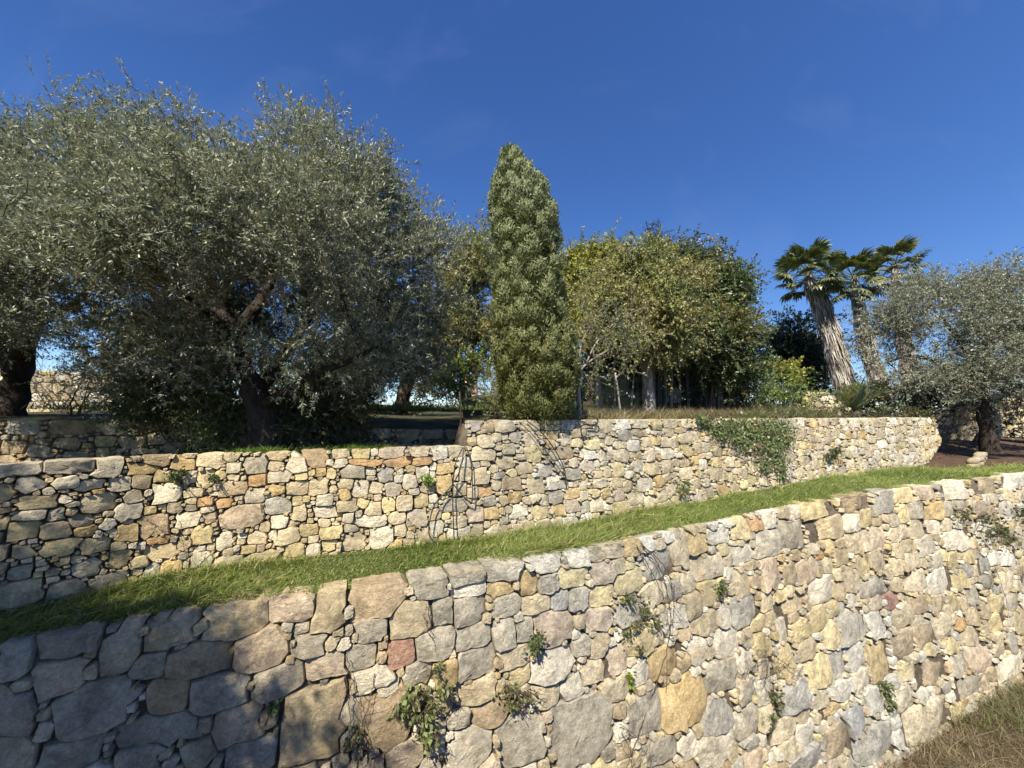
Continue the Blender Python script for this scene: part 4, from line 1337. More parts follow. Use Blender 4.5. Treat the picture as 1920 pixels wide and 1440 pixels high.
# thicket of bare stems
bT = at(1240, 757, 11.3)
th_ = thing('stem_thicket', 'dark thicket of close thin bare stems behind the wire fence', 'thicket', bT)
for k in range(26):
    x0 = 1105 + k * 11 + R.uniform(-6, 6)
    y0 = R.uniform(10.6, 12.2)
    lean = R.uniform(-22, 22)
    pts = np.array([at(x0, 764, y0), at(x0 + lean * .3, 700, y0), at(x0 + lean * .8, 650, y0 + R.uniform(-.2, .2)), at(x0 + lean * 1.2, 590, y0)])
    q = smooth_path(pts, 10)
    r0 = R.uniform(.018, .055)
    V, Q, T = loft(q, np.linspace(r0, r0 * .4, 10), 6)
    mesh('stem', V - bT, [Q, T], M['grey_bark'] if k % 3 else M['brown_bark'], th_, True)
lob = [pxl(*a) for a in [(1125, 690, 12.6, 44), (1185, 690, 12.8, 46), (1250, 690, 12.8, 48), (1310, 690, 12.6, 46), (1365, 700, 12.4, 38), (1220, 630, 12.8, 55), (1290, 630, 12.6, 50), (1150, 630, 12.8, 50), (1200, 740, 12.4, 34), (1290, 740, 12.4, 34), (1120, 740, 12.4, 34), (1350, 745, 12.4, 30), (1400, 745, 12.4, 26)]]
p, g, d_, k_ = in_lobes(lob, 3600, .3)
lm = MB()
shoots(p, nrm(g + np.array([0, 0, .3]) + .6 * R.normal(size=p.shape)), R.uniform(.3, .7, len(p)), 16, (.11, .055), lm, None, .2, .15, .9)
stuff(lm.build('crown', M['shrub_leaf'], th_, False, origin=bT))

# leaning grey sapling beside the cypress
bT = at(1087, 782, CY + 0.5)
yS = CY + 0.5
trT = [limb([(1087, 786, yS), (1085, 750, yS), (1082, 705, yS)], [.045, .04, .034], None, 8),
       limb([(1082, 705, yS), (1100, 682, yS), (1145, 655, yS + .1), (1195, 642, yS + .2)], [.022, .017, .012, .006], at(1082, 705, yS)),
       limb([(1098, 684, yS), (1120, 640, yS), (1160, 600, yS + .2), (1215, 572, yS + .4)], [.018, .014, .01, .005], at(1100, 682, yS)),
       limb([(1084, 700, yS), (1092, 640, yS), (1120, 590, yS + .1)], [.016, .011, .006], at(1082, 705, yS))]
loT = [pxl(1150, 640, yS + .1, 45), pxl(1120, 600, yS, 40), pxl(1110, 680, yS, 25), pxl(1190, 610, yS + .3, 40)]
make_tree('grey_sapling', 'small nearly bare grey tree leaning right beside the foot of the cypress', 'tree', bT, trT, loT, 160, 420, 9, (.055, .03), (M['grey_bark'], M['pale_leaf'], M['grey_bark']), L=(.15, .4), step=.12, di=1.5, dk=.16, stem_r=.003, tip=.003)

# dark tree behind the tallest palm, and shrubs
bT = at(1495, 760, 21)
trT = [limb([(1495, 770, 21), (1495, 700, 21), (1500, 630, 21)], [.25, .2, .08], None, 8)]
loT = [pxl(*a) for a in [(1490, 640, 21, 40), (1522, 615, 21, 30), (1468, 680, 21, 38), (1535, 670, 21, 36), (1448, 655, 21.5, 20), (1500, 700, 20.5, 40), (1540, 705, 20.5, 30)]]
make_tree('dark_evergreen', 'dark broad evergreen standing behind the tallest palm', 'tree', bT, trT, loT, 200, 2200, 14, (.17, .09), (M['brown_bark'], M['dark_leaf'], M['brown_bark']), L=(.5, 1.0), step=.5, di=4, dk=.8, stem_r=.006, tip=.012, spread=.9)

def shrub(name, label, lobes, mats, n, per, leaf, L=(.15, .35), base=None, stems=5, **kw):
    c = np.mean([l[0] for l in lobes], 0)
    low = min(l[0][2] - np.max(l[1]) for l in lobes) if base is None else base
    b = np.array([c[0], c[1], low])
    trs = []
    for k in range(stems):
        l = lobes[k % len(lobes)]
        f_ = R.uniform(-.5, .5, 3) * l[1]
        p0 = b + np.array([R.normal(0, .05), R.normal(0, .05), -.05])
        pts = smooth_path([p0, (p0 + l[0] + f_) / 2 + R.normal(0, .05, 3), l[0] + f_], 5)
        trs.append((pts, np.linspace(.016, .006, 5) * kw.get('rs', 1), None))
    kw.pop('rs', None)
    return make_tree(name, label, 'shrub', b, trs, lobes, 60, n, per, leaf, mats, L=L, step=.12 if leaf[0] < .08 else .25, di=2.5, dk=.25, stem_r=.002, tip=.004, **kw)

SH = (M['brown_bark'], M['shrub_leaf'], M['twig'])
shrub('dark_shrub', 'shady evergreen shrub on the left terrace against the left side of the olive trunk', [pxl(*a) for a in [(340, 745, 5.5, 52), (405, 765, 5.3, 44), (280, 775, 5.4, 34), (380, 700, 5.7, 44), (420, 810, 5.1, 24)]], (M['brown_bark'], M['green_leaf'], M['twig']), 1500, 16, (.05, .022), base=LEFTZ - .2)
shrub('dark_shrub', 'shady evergreen shrub on the left terrace against the right side of the olive trunk', [pxl(*a) for a in [(555, 775, 5.5, 44), (610, 780, 5.8, 44), (545, 815, 5.2, 22), (655, 800, 6.0, 30), (600, 730, 6.0, 40)]], (M['brown_bark'], M['shrub_leaf'], M['twig']), 1400, 16, (.05, .02), base=LEFTZ - .2)
shrub('dark_shrub', 'dark green shrub under the big olive, left of its trunk', [pxl(*a) for a in [(330, 700, 6.4, 55), (390, 720, 6.2, 48), (290, 740, 6.4, 40), (360, 660, 6.8, 40), (410, 770, 5.9, 35)]], (M['brown_bark'], M['green_leaf'], M['twig']), 1100, 16, (.05, .024), base=bz[4])
shrub('dark_shrub', 'dark shrub right of the big olive trunk, under the hanging branches', [pxl(*a) for a in [(570, 755, 6.9, 40), (620, 745, 7.2, 45), (545, 790, 6.4, 30), (680, 760, 7.6, 30), (660, 720, 7.6, 40)]], SH, 800, 16, (.05, .022), base=bz[5])
shrub('thorny_shrub', 'tangle of bare dark twigs in front of the far sunlit wall, at far left', [pxl(*a) for a in [(110, 740, 7.0, 45), (170, 720, 6.8, 45), (60, 730, 7.0, 35), (220, 745, 6.8, 35)]], SH, 420, 4, (.035, .015), L=(.25, .6), base=bz[3], stems=14, up=.6, curl=.4)
shrub('bright_shrub', 'bright green large-leaved shrub left of the cypress, above the wall step', [pxl(*a) for a in [(872, 690, 8.2, 18), (898, 676, 8.4, 18), (858, 700, 8.2, 13), (850, 712, 8.2, 10)]], (M['brown_bark'], M['bright_leaf'], M['brown_bark']), 130, 12, (.11, .045), base=.05, droop=.5)
shrub('low_shrub', 'olive-green bushy growth against the left side of the cypress foot', [pxl(*a) for a in [(930, 740, CY + .3, 18), (938, 760, CY + .2, 16), (930, 700, CY + .5, 18)]], (M['brown_bark'], M['pale_leaf'], M['twig']), 420, 16, (.04, .014), base=.0)
shrub('yellow_shrub', 'shrub with bright yellow autumn leaves in front of the dark evergreen', [pxl(1478, 692, 12.6, 17), pxl(1462, 700, 12.4, 14), pxl(1488, 702, 12.6, 10)], (M['grey_bark'], M['gold_leaf'], M['grey_bark']), 120, 14, (.1, .06), base=.3)
shrub('green_shrub', 'leafy green bush at the right end of the wire fence, below the yellow shrub', [pxl(*a) for a in [(1450, 722, 11.8, 24), (1490, 730, 12.2, 24), (1425, 732, 11.2, 18), (1515, 738, 12.6, 16)]], (M['brown_bark'], M['bright_leaf'], M['twig']), 700, 14, (.08, .035), base=.1)
shrub('green_shrub', 'dark rounded bush behind the small feather palm', [pxl(*a) for a in [(1640, 745, 14.5, 28), (1600, 750, 14.5, 22), (1665, 765, 14, 22), (1570, 760, 13.5, 16)]], (M['brown_bark'], M['shrub_leaf'], M['twig']), 700, 14, (.1, .045), base=-.3)
shrub('green_shrub', 'low dark hedge-like growth under the left side of the right olive', [pxl(*a) for a in [(1710, 745, 16, 34), (1750, 740, 16.5, 34), (1690, 765, 15.5, 22), (1790, 745, 17.5, 26), (1730, 715, 16.5, 26)]], (M['brown_bark'], M['dark_leaf'], M['twig']), 900, 14, (.11, .05), base=-.4)
shrub('green_shrub', 'dark undergrowth on the terrace edge between small palm and mulch path', [pxl(*a) for a in [(1655, 782, 12.8, 14), (1690, 782, 13.2, 14), (1725, 785, 13.8, 12), (1560, 778, 11.8, 12)]], (M['brown_bark'], M['shrub_leaf'], M['twig']), 420, 12, (.07, .035), base=-.3)
shrub('dark_shrub', 'dark bushes in shade beyond the right olive trunk, at the right edge', [pxl(*a) for a in [(1900, 790, 17, 26), (1940, 785, 17, 36), (1990, 780, 17, 50), (1880, 770, 18.5, 14)]], (M['brown_bark'], M['dark_leaf'], M['twig']), 700, 14, (.1, .045), base=-.9)

shrub('wild_hedge', 'rough olive-green growth in the background between the big olive and the cypress', [pxl(*a) for a in [(430, 740, 11, 40), (500, 735, 11.5, 44), (570, 730, 12, 46), (640, 735, 12, 46), (710, 735, 12, 44), (780, 730, 12.5, 34), (830, 728, 13, 34), (865, 738, 16.5, 34), (920, 735, 16.5, 34), (890, 700, 16.5, 30), (890, 740, 16.5, 30), (800, 700, 13, 34), (600, 690, 12.5, 40), (680, 690, 12.5, 40), (470, 690, 12, 40), (390, 720, 11.5, 36)]], (M['brown_bark'], M['shrub_leaf'], M['twig']), 3200, 14, (.11, .05), L=(.3, .7), base=.1, rs=1.5)
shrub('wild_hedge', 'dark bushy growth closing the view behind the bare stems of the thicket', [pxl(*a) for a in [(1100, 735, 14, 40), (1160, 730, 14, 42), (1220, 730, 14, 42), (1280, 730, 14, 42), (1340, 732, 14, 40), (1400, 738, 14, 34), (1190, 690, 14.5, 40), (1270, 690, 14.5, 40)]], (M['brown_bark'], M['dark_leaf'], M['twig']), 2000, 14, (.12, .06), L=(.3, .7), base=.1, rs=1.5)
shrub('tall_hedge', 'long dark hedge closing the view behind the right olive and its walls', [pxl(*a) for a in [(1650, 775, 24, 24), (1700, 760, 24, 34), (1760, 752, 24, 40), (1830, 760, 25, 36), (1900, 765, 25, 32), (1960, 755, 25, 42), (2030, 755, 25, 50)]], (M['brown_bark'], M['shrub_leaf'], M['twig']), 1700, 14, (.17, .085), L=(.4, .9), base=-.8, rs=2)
# ------------------------------------------------------------------ fan palms
def fan_frond(seed, dead=False):
    r = np.random.default_rng(seed)
    mbf = MB()
    t_ = np.linspace(0, 1, 5)
    Lp = r.uniform(.75, 1.05)
    pet = np.column_stack([t_ * Lp, 0 * t_, -.10 * t_ ** 2])
    mbf.add(*loft(pet, np.linspace(.022, .012, 5), 4))
    tip = pet[-1]
    n = 26
    ang = np.linspace(-1.9, 1.9, n) + r.normal(0, .03, n)
    for a in ang:
        ln = .78 * (1 - .13 * abs(a)) * r.uniform(.88, 1.08)
        d = np.array([math.cos(a), math.sin(a), -.05 + .25 * math.cos(a * 2) * .3])
        s_ = np.array([-math.sin(a), math.cos(a), 0])
        rows = []
        dr = r.uniform(.25, .7)
        for f_, w_ in ((0, .012), (.35, .045), (.62, .05), (.85, .03), (1.0, .004)):
            z = -dr * max(0, f_ - .45) ** 1.6
            c = tip + d * ln * f_ * (1 - .25 * max(0, f_ - .6)) + np.array([0, 0, z])
            tw = np.array([0, 0, .012 if f_ < .8 else 0])
            rows += [c - s_ * w_ * .9 - tw, c + s_ * w_ * .9 + tw]
        mbf.add(np.array(rows), [[2 * k, 2 * k + 1, 2 * k + 3, 2 * k + 2] for k in range(4)])
    return mbf

fr_proto = []
for k in range(4):
    o = fan_frond(100 + k).build('frond', M['palm_green'])
    fr_proto.append(o.data)
    bpy.data.objects.remove(o)

def fan_palm(label, pts, skirt, crown_n, seed, sk_w=1.0):
    """pts (px,py,y) up the trunk; skirt (from fraction, to fraction)"""
    r = np.random.default_rng(seed)
    P = smooth_path([at(*p) for p in pts], 40)
    base, top = P[0], P[-1]
    t = thing('fan_palm', label, 'palm tree', base, 'fan palms on the hill')
    V, Q, T = loft(P, np.linspace(.30, .12, 40), 10, True, .12, seed)
    mesh('trunk', V - base, [Q, T], M['brown_bark'], t, True)
    # hanging skirt of dead fronds
    mbs = MB()
    ax = nrm(P[-1] - P[0])
    ns = int(2600 * (skirt[1] - skirt[0]) + 400)
    for k in range(ns):
        f_ = r.uniform(skirt[0], skirt[1] + .02)
        f_ = min(f_, 1)
        c = np.array([np.interp(f_ * 39, np.arange(40), P[:, i]) for i in range(3)])
        a = r.uniform(0, 2 * PI)
        o = np.array([math.cos(a), math.sin(a), 0])
        rel = (f_ - skirt[0]) / max(skirt[1] - skirt[0], .01)
        rad = (.34 + .30 * math.sin(PI * min(1, .25 + rel * .72)) + .1 * vnoise(np.array([[a * 1.2, f_ * 9, 0]]), seed, 8, 1.5)[0]) * sk_w * .58 * r.uniform(.72, 1.12)
        if rel > .9:
            rad *= .85
        ln = r.uniform(.55, 1.15)
        s_ = np.array([-o[1], o[0], 0])
        w_ = r.uniform(.008, .032)
        st_ = c + o * rad * .55
        md = c + o * rad * 1.0 - ax * ln * .45
        en = c + o * rad * r.uniform(.8, 1.15) - ax * ln + r.normal(0, .05, 3)
        tw = nrm(s_ + .5 * r.normal(size=3))
        rows = [st_ - s_ * w_ * .3, st_ + s_ * w_ * .3, md - tw * w_, md + tw * w_, en - tw * w_ * .6, en + tw * w_ * .6]
        mbs.add(np.array(rows) - base, [[0, 1, 3, 2], [2, 3, 5, 4]])
    stuff(mbs.build('skirt', M['palm_dry'], t))
    # crown of fronds, upright in the middle and drooping at the rim
    for k in range(crown_n):
        me = fr_proto[int(r.integers(0, 4))]
        o = bpy.data.objects.new('frond', me)
        C.objects.link(o)
        o.parent = t
        u = (k + .5) / crown_n
        el = math.radians(78 - 112 * u ** .85) + r.normal(0, .1)
        azm = k * 2.39996 + r.normal(0, .15)
        o.matrix_local = Matrix.Translation(Vector(top - base) + Vector((0, 0, .02 - .55 * u))) @ Matrix.Rotation(azm, 4, 'Z') @ Matrix.Rotation(-el, 4, 'Y') @ Matrix.Rotation(r.normal(0, .25), 4, 'X') @ Matrix.Diagonal((*([r.uniform(.85, 1.1)] * 3), 1))
    return t

fan_palm('tallest fan palm, thick grey skirt of dead fronds, left of the other two', [(1583, 740, 18), (1574, 690, 18), (1555, 620, 18), (1532, 550, 18), (1514, 508, 18)], (.14, 1.0), 32, 5, 1.05)
fan_palm('middle fan palm with a dark bare lower trunk under its skirt', [(1658, 750, 20), (1640, 690, 20), (1618, 610, 20), (1599, 516, 20)], (.26, 1.0), 32, 6, .95)
fan_palm('fan palm furthest right, only its crown showing above the olive', [(1712, 750, 21), (1700, 680, 21), (1690, 600, 21), (1677, 497, 21)], (.2, 1.0), 32, 8, .9)

# small feather palm on the terrace edge
bP = at(1606, 790, 12.2)
bP[2] = ztop_line + .02
fp = thing('feather_palm', 'young feather palm with stiff upright fronds on the coping edge, below the palms', 'palm plant', bP)
def feather(seed):
    r = np.random.default_rng(seed)
    mbf = MB()
    t_ = np.linspace(0, 1, 8)
    Lr = 1.0
    rach = np.column_stack([t_ * Lr, 0 * t_, -.28 * t_ ** 2.2])
    mbf.add(*loft(rach, np.linspace(.014, .004, 8), 4))
    for k in range(24):
        f_ = .15 + .85 * k / 24
        c = np.array([np.interp(f_, t_, rach[:, i]) for i in range(3)])
        for sgn in (-1, 1):
            ln = .30 * math.sin(PI * (.15 + .8 * f_)) + .05
            d = nrm(np.array([.75, sgn * .75, .28 + r.normal(0, .06)]))
            e = c + d * ln
            m_ = c + d * ln * .5
            s_ = np.array([.010, -sgn * .006, .004])
            mbf.add([c - s_ * .5, c + s_ * .5, m_ + s_, m_ - s_], [[0, 1, 2, 3]])
            mbf.add([m_ - s_, m_ + s_, e], None, [[0, 1, 2]])
    return mbf
fpr = []
for k in range(2):
    o = feather(60 + k).build('frond', M['palm_green'])
    fpr.append(o.data)
    bpy.data.objects.remove(o)
for k in range(13):
    o = bpy.data.objects.new('frond', fpr[k % 2])
    C.objects.link(o)
    o.parent = fp
    el = math.radians(88 - 40 * (k / 12) ** .9)
    sc = R.uniform(.85, 1.15)
    o.matrix_local = Matrix.Translation((0, 0, .12)) @ Matrix.Rotation(k * 2.4, 4, 'Z') @ Matrix.Rotation(-el, 4, 'Y') @ Matrix.Diagonal((sc, sc, sc, 1))
V, Q, T = loft(np.array([[0, 0, -.05], [0, 0, .1], [0, 0, .22]]), [.09, .1, .06], 8)
mesh('trunk', V, [Q, T], M['brown_bark'], fp, True)

# ------------------------------------------------------------------ grass
ub = upper.world(np.linspace(0, upper.L - 3.0, 300), upper.H(np.linspace(0, upper.L - 3.0, 300)) - .05, 0.03)[:, :2]
lowtop = lower.world(np.linspace(0, lower.L, 300), np.full(300, .03), np.full(300, -.10))[:, :2]
def ud(xy):
    e = xy - org
    return e @ lt, -(e @ ln_)
uu_b, dd_b = ud(ub)
uu_l, dd_l = ud(lowtop)
def terr_points(n, seed, pw=1.4):
    r = np.random.default_rng(seed)
    out = []
    while sum(len(o) for o in out) < n:
        u = r.uniform(uu_l.min(), uu_l.max(), n)
        d = r.uniform(-.5, 4.2, n)
        lo_ = np.interp(u, uu_l, dd_l)
        hi_ = np.interp(u, uu_b, dd_b)
        beyond = u > uu_b.max()
        hi_ = np.where(beyond, np.interp(uu_b.max(), uu_b, dd_b) + .1 - 0.02 * (u - uu_b.max()), hi_)
        ok = (d > lo_) & (d < hi_)
        xy = org + u[:, None] * lt - d[:, None] * ln_
        dist = np.linalg.norm(xy, axis=1)
        px = project(np.column_stack([xy, np.full(n, -1.5)]))
        ok &= ~((px[:, 0] > 1690) & (px[:, 1] < 877 - (px[:, 0] - 1690) * .02))
        ok &= (xy[:, 1] > .5) & (px[:, 0] > -250) & (px[:, 0] < 2150)
        ok &= r.uniform(size=n) < (2.6 / np.maximum(dist, 2.6)) ** pw * np.clip(.75 + .55 * vnoise(xy, 55, 12, 2.0), .12, 1)
        out.append(np.column_stack([xy, d - lo_, hi_ - d])[ok])
    return np.concatenate(out)[:n]
NG = 120000
gp = terr_points(NG, 3)
xy = gp[:, :2]
dist = np.linalg.norm(xy, axis=1)
b0 = np.column_stack([xy, lawn_z(xy) - .01])
cl = vnoise(xy, 12, 18, 2.6)
ln_g = (.062 + .04 * cl) * R.uniform(.45, 1.7, NG) * (1 + .02 * dist)
ln_g = np.maximum(ln_g, .035)
edge_t = np.minimum(gp[:, 3], .3)
ln_g *= 1 + 0.5 * (edge_t < .12)
tall = R.uniform(size=NG) < .05
ln_g[tall] *= 1.9
dirv = nrm(np.array([0, 0, 1.0]) + .42 * R.normal(size=(NG, 3)) * np.array([1, 1, .2]))
wind = np.array([.35, -.15, 0])
bend = wind + .45 * R.normal(size=(NG, 3)) * np.array([1, 1, .2]) + np.array([0, 0, -.25])
wd = R.uniform(.0035, .0075, NG) * (1 + .05 * dist)
ta = np.array([.11, .16, .032])
tb = np.array([.235, .285, .08])
tc_ = np.array([.38, .33, .17])
mixg = np.clip(.45 + .32 * vnoise(xy, 21, 14, 1.1) + .25 * R.normal(size=NG), 0, 1)[:, None]
tint = ta * (1 - mixg) + tb * mixg
straw = R.uniform(size=NG) < .08 + .10 * (vnoise(xy, 31, 10, 1.5) > .5)
tint[straw] = tc_ * R.uniform(.7, 1.1, (straw.sum(), 1))
mb = MB()
blade_mesh(b0, dirv, ln_g, wd, bend, tint, mb)
g_ = mesh_o = mb.build('grass', M['grass'])
tag(g_, 'bright green grass strip growing between the two stone walls', 'grass', kind='stuff')

def tufts(name, label, pts, n_per, spread, ln_r, wid, cols, bendv=.5, seed=0, cat='grass'):
    r = np.random.default_rng(seed)
    pts = np.asarray(pts)
    n = len(pts) * n_per
    b_ = np.repeat(pts, n_per, 0) + r.normal(0, 1, (n, 3)) * np.array([spread, spread, 0])
    d = nrm(np.array([0, 0, 1.0]) + .45 * r.normal(size=(n, 3)))
    d[:, 2] = np.abs(d[:, 2])
    be = bendv * r.normal(size=(n, 3)) * np.array([1, 1, .25]) + np.array([0, 0, -.2])
    cols = np.array(cols)
    ti = cols[r.integers(0, len(cols), n)] * r.uniform(.75, 1.2, (n, 1))
    m_ = MB()
    blade_mesh(b_, d, r.uniform(*ln_r, n), np.full(n, wid) * r.uniform(.7, 1.3, n), be, ti, m_)
    return tag(m_.build(name, M['grass']), label, cat, kind='stuff')

def top_pts(px0, px1, n, back0, back1, seed):
    """points on the terrace behind the upper coping"""
    r = np.random.default_rng(seed)
    q0, q1 = upper.find(px0, 790)[0], upper.find(px1, 795)[0]
    q = r.uniform(q0, q1, n)
    e = upper.world(q, np.full(n, .03), np.full(n, -.2))
    k = r.uniform(back0, back1, n)
    e[:, 0] += .12 * k
    e[:, 1] += k
    e[:, 2] += np.interp(k, [0, .3, 1.0, 3, 8], [0, .02, .04, .14, .45]) - .02
    return e
dry = [(.34, .28, .17), (.27, .22, .13), (.2, .17, .10), (.16, .16, .06)]
tufts('dry_grass', 'pale dry grass standing along the coping right of the cypress', top_pts(1090, 1300, 330, .05, 1.1, 1), 28, .07, (.1, .34), .007, dry, .4, 1)
tufts('dry_weeds', 'brown dead weeds along the coping above the ivy', top_pts(1290, 1480, 300, .05, 1.0, 2), 26, .08, (.1, .36), .009, [(.24, .18, .12), (.18, .14, .09), (.13, .12, .06)], .5, 2)
tufts('green_weeds', 'fresh green weed patch on the coping above the ivy', top_pts(1395, 1450, 45, 0, .6, 3), 40, .07, (.1, .26), .012, [(.06, .11, .02), (.09, .14, .03)], .6, 3)
tufts('tall_weeds', 'grey-green tall weeds at the right end of the wire fence', top_pts(1455, 1600, 170, .2, 1.8, 4), 26, .1, (.2, .55), .011, [(.1, .11, .05), (.15, .14, .08), (.07, .09, .03)], .5, 4)
tufts('shade_grass', 'dark grass in the shade under the left olives', np.column_stack([np.random.default_rng(5).uniform(-7, 1.0, 900), np.random.default_rng(6).uniform(5.5, 10, 900), np.full(900, .1)]), 14, .1, (.08, .22), .009, [(.06, .09, .02), (.09, .11, .03)], .5, 5)
qc_ = np.array([upper.find(x, 846)[0] for x in np.r_[np.random.default_rng(1).uniform(640, 730, 26), np.random.default_rng(2).uniform(430, 530, 22), np.random.default_rng(3).uniform(560, 640, 5)]])
pw_ = upper.world(qc_, np.full(len(qc_), LEFT_DROP + .03), -R.uniform(.12, .4, len(qc_)))
tufts('green_weeds', 'little bright green weeds growing on the left coping by the olive trunk', pw_, 50, .05, (.02, .09), .010, [(.1, .17, .025), (.07, .12, .02)], .8, 7)

# weeds at the foot of the lower wall, bottom right
qf = np.random.default_rng(8).uniform(9.0, 20.0, 1500)
ff = lower.world(qf, lower.H(qf) - .1, R.uniform(.0, 2.6, 1500) ** 1.0)
ff[:, 2] = LOWZ - .03
tufts('foot_weeds', 'tangled brown and green weeds on the ground at the foot of the lower wall', ff, 26, .14, (.10, .40), .007, [(.22, .17, .11), (.30, .25, .16), (.14, .11, .07), (.15, .15, .06), (.10, .075, .05)], .8, 8)
qf = np.random.default_rng(9).uniform(16.0, 18.5, 22)
ff = lower.world(qf, lower.H(qf) - .1, R.uniform(.05, .9, 22))
ff[:, 2] = LOWZ - .03
tufts('green_weeds', 'green grass clump against the foot of the lower wall, bottom right', ff, 60, .12, (.15, .5), .010, [(.07, .11, .025), (.11, .14, .04)], .6, 9)

# dead leaves on the mulch
n = 9000
x = R.uniform(10, 30, n)
y = R.uniform(9, 26, n)
xy_ = np.column_stack([x, y])
bq = base_dist(xy_)
ok = (bq > .25) & (bq < 12)
xy_ = xy_[ok]
p = np.column_stack([xy_, lawn_z(xy_) + .03])
lm = MB()
leaf_quads(p, nrm(R.normal(size=p.shape) * np.array([1, 1, .25])), nrm(R.normal(size=p.shape) * .5 + np.array([0, 0, 1])), R.uniform(.05, .16, len(p)), R.uniform(.02, .06, len(p)), lm)
tag(lm.build('dead_leaves', M['litter']), 'scattered brown leaf litter on the bare mulch slope', 'leaf litter', kind='stuff')
n = 5000
qf = R.uniform(7.5, 20, n)
p = lower.world(qf, lower.H(qf) - .05, R.uniform(.0, 4.2, n))
p[:, 2] = LOWZ + .03
lm = MB()
leaf_quads(p, nrm(R.normal(size=p.shape) * np.array([1, 1, .3])), nrm(R.normal(size=p.shape) * .5 + np.array([0, 0, 1])), R.uniform(.05, .14, n), R.uniform(.015, .04, n), lm)
tag(lm.build('dead_leaves', M['litter']), 'twiggy brown litter on the ground below the lower wall', 'leaf litter', kind='stuff')

# ------------------------------------------------------------------ plants on the walls
def wall_plant(wl, name, label, patches, n, leaf, mat, seed, stems=8, lift=(.01, .10), cat='wall plant', hang=.25):
    """patches: (px,py,rx,ry) on the wall face; leaves carried on thin stems that hang from the joints"""
    r = np.random.default_rng(seed)
    P, No = [], []
    sm = MB()
    tot = sum(a[2] * a[3] for a in patches)
    c0 = None
    for (px, py, rx, ry) in patches:
        q, v, J = wl.find(px, py)
        a, b = rx / abs(J[0, 0]), ry / abs(J[1, 1])
        k = max(6, int(n * (1 if name == 'ivy' else .7) * rx * ry / tot))
        ang = r.uniform(0, 2 * PI, k)
        rr = np.abs(r.normal(0, .5, k))
        qq_ = q + a * rr * np.cos(ang)
        vv = v + b * rr * np.sin(ang)
        P.append(wl.world(qq_, vv, r.uniform(*lift, k)))
        o = wl.world(q, v, 0.02)
        if c0 is None:
            c0 = wl.world(q, v, 0.0)
        for s_ in range(stems):
            e = wl.world(q + a * r.normal(0, .6), v + b * r.uniform(-.4, 1.0), r.uniform(lift[1] * .6, lift[1] * 1.3))
            q0 = wl.world(q + a * r.normal(0, .15), v - b * .4, -.02)
            m_ = (q0 + e) / 2 + (wl.world(q, v, .07) - wl.world(q, v, 0)) + r.normal(0, .02, 3)
            sm.add(*loft(smooth_path([q0, m_, e], 7), np.linspace(.004, .0015, 7) * (1 + .04 * np.linalg.norm(o)), 3))
    P = np.concatenate(P)
    nn_ = nrm(-P * np.array([.6, .8, -.2]) + .8 * r.normal(size=P.shape))
    d = nrm(np.array([0, 0, -hang]) + r.normal(size=P.shape))
    t = thing(name, label, cat, c0)
    lm = MB()
    leaf_quads(P, d, nn_, leaf[0] * r.uniform(.6, 1.3, len(P)), leaf[1] * r.uniform(.7, 1.2, len(P)), lm)
    stuff(lm.build('leaves', mat, t, origin=c0))
    sm.build('stems', M['brown_bark'], t, origin=c0)
    return t

iv = [(1320, 790, 26, 14), (1360, 800, 34, 22), (1400, 805, 40, 30), (1440, 805, 40, 34), (1465, 815, 24, 34), (1405, 838, 26, 20), (1442, 842, 30, 30), (1458, 872, 16, 24), (1380, 820, 30, 22), (1430, 872, 16, 22), (1345, 812, 20, 16), (1462, 890, 12, 16), (1310, 786, 18, 8)]
wall_plant(upper, 'ivy', 'ivy curtain hanging over the upper wall from its coping', iv, 4600, (.062, .046), M['ivy'], 3, 8, (.01, .10), 'ivy')
CP = M['caper']
wall_plant(lower, 'wall_plant', 'largest leafy plant on the lower wall, spilling over a grey stone near the bottom', [(775, 1300, 36, 30), (795, 1330, 30, 34), (800, 1368, 22, 34), (748, 1325, 24, 14), (830, 1290, 18, 24)], 900, (.05, .038), CP, 4, 12, (.01, .12))
wall_plant(lower, 'wall_plant', 'straggly plant with loose stems right of the largest leafy plant', [(950, 1290, 30, 14), (985, 1300, 26, 10), (960, 1315, 20, 20)], 230, (.04, .03), CP, 5, 10, (.01, .1))
wall_plant(lower, 'wall_plant', 'compact dark green plant below the pinkish block of the lower wall', [(1003, 1198, 18, 16), (998, 1212, 14, 14)], 300, (.04, .03), M['ivy'], 6, 5, (.01, .09))
wall_plant(lower, 'wall_plant', 'sparse creeping plant left of the long hanging vine', [(1175, 1120, 26, 14), (1205, 1145, 24, 20), (1190, 1170, 30, 14), (1225, 1165, 18, 16), (1170, 1185, 16, 10), (1195, 1215, 14, 12)], 420, (.04, .028), M['ivy'], 7, 5, (.01, .08))
wall_plant(lower, 'wall_plant', 'tiny green sprig in a joint beside the white round stone', [(1178, 1270, 7, 12)], 60, (.05, .035), M['bright_leaf'], 8, 3, (.01, .06))
wall_plant(lower, 'wall_plant', 'small dark plant in a joint of the lower wall, under the grass slope', [(1345, 1105, 14, 14), (1350, 1092, 10, 10)], 160, (.05, .03), M['ivy'], 9, 5, (.01, .08))
wall_plant(lower, 'wall_plant', 'small grey-green plant on a blue-grey stone near the bottom right', [(1655, 1295, 14, 18), (1665, 1318, 12, 14), (1648, 1280, 8, 8)], 200, (.07, .045), M['ivy'], 10, 5, (.01, .09))
wall_plant(lower, 'wall_plant', 'dark ivy sprigs among the lower wall joints left of the blue-grey block', [(1445, 1300, 12, 12), (1455, 1315, 12, 12), (1440, 1345, 10, 10)], 150, (.06, .04), M['ivy'], 11, 4, (.01, .08))
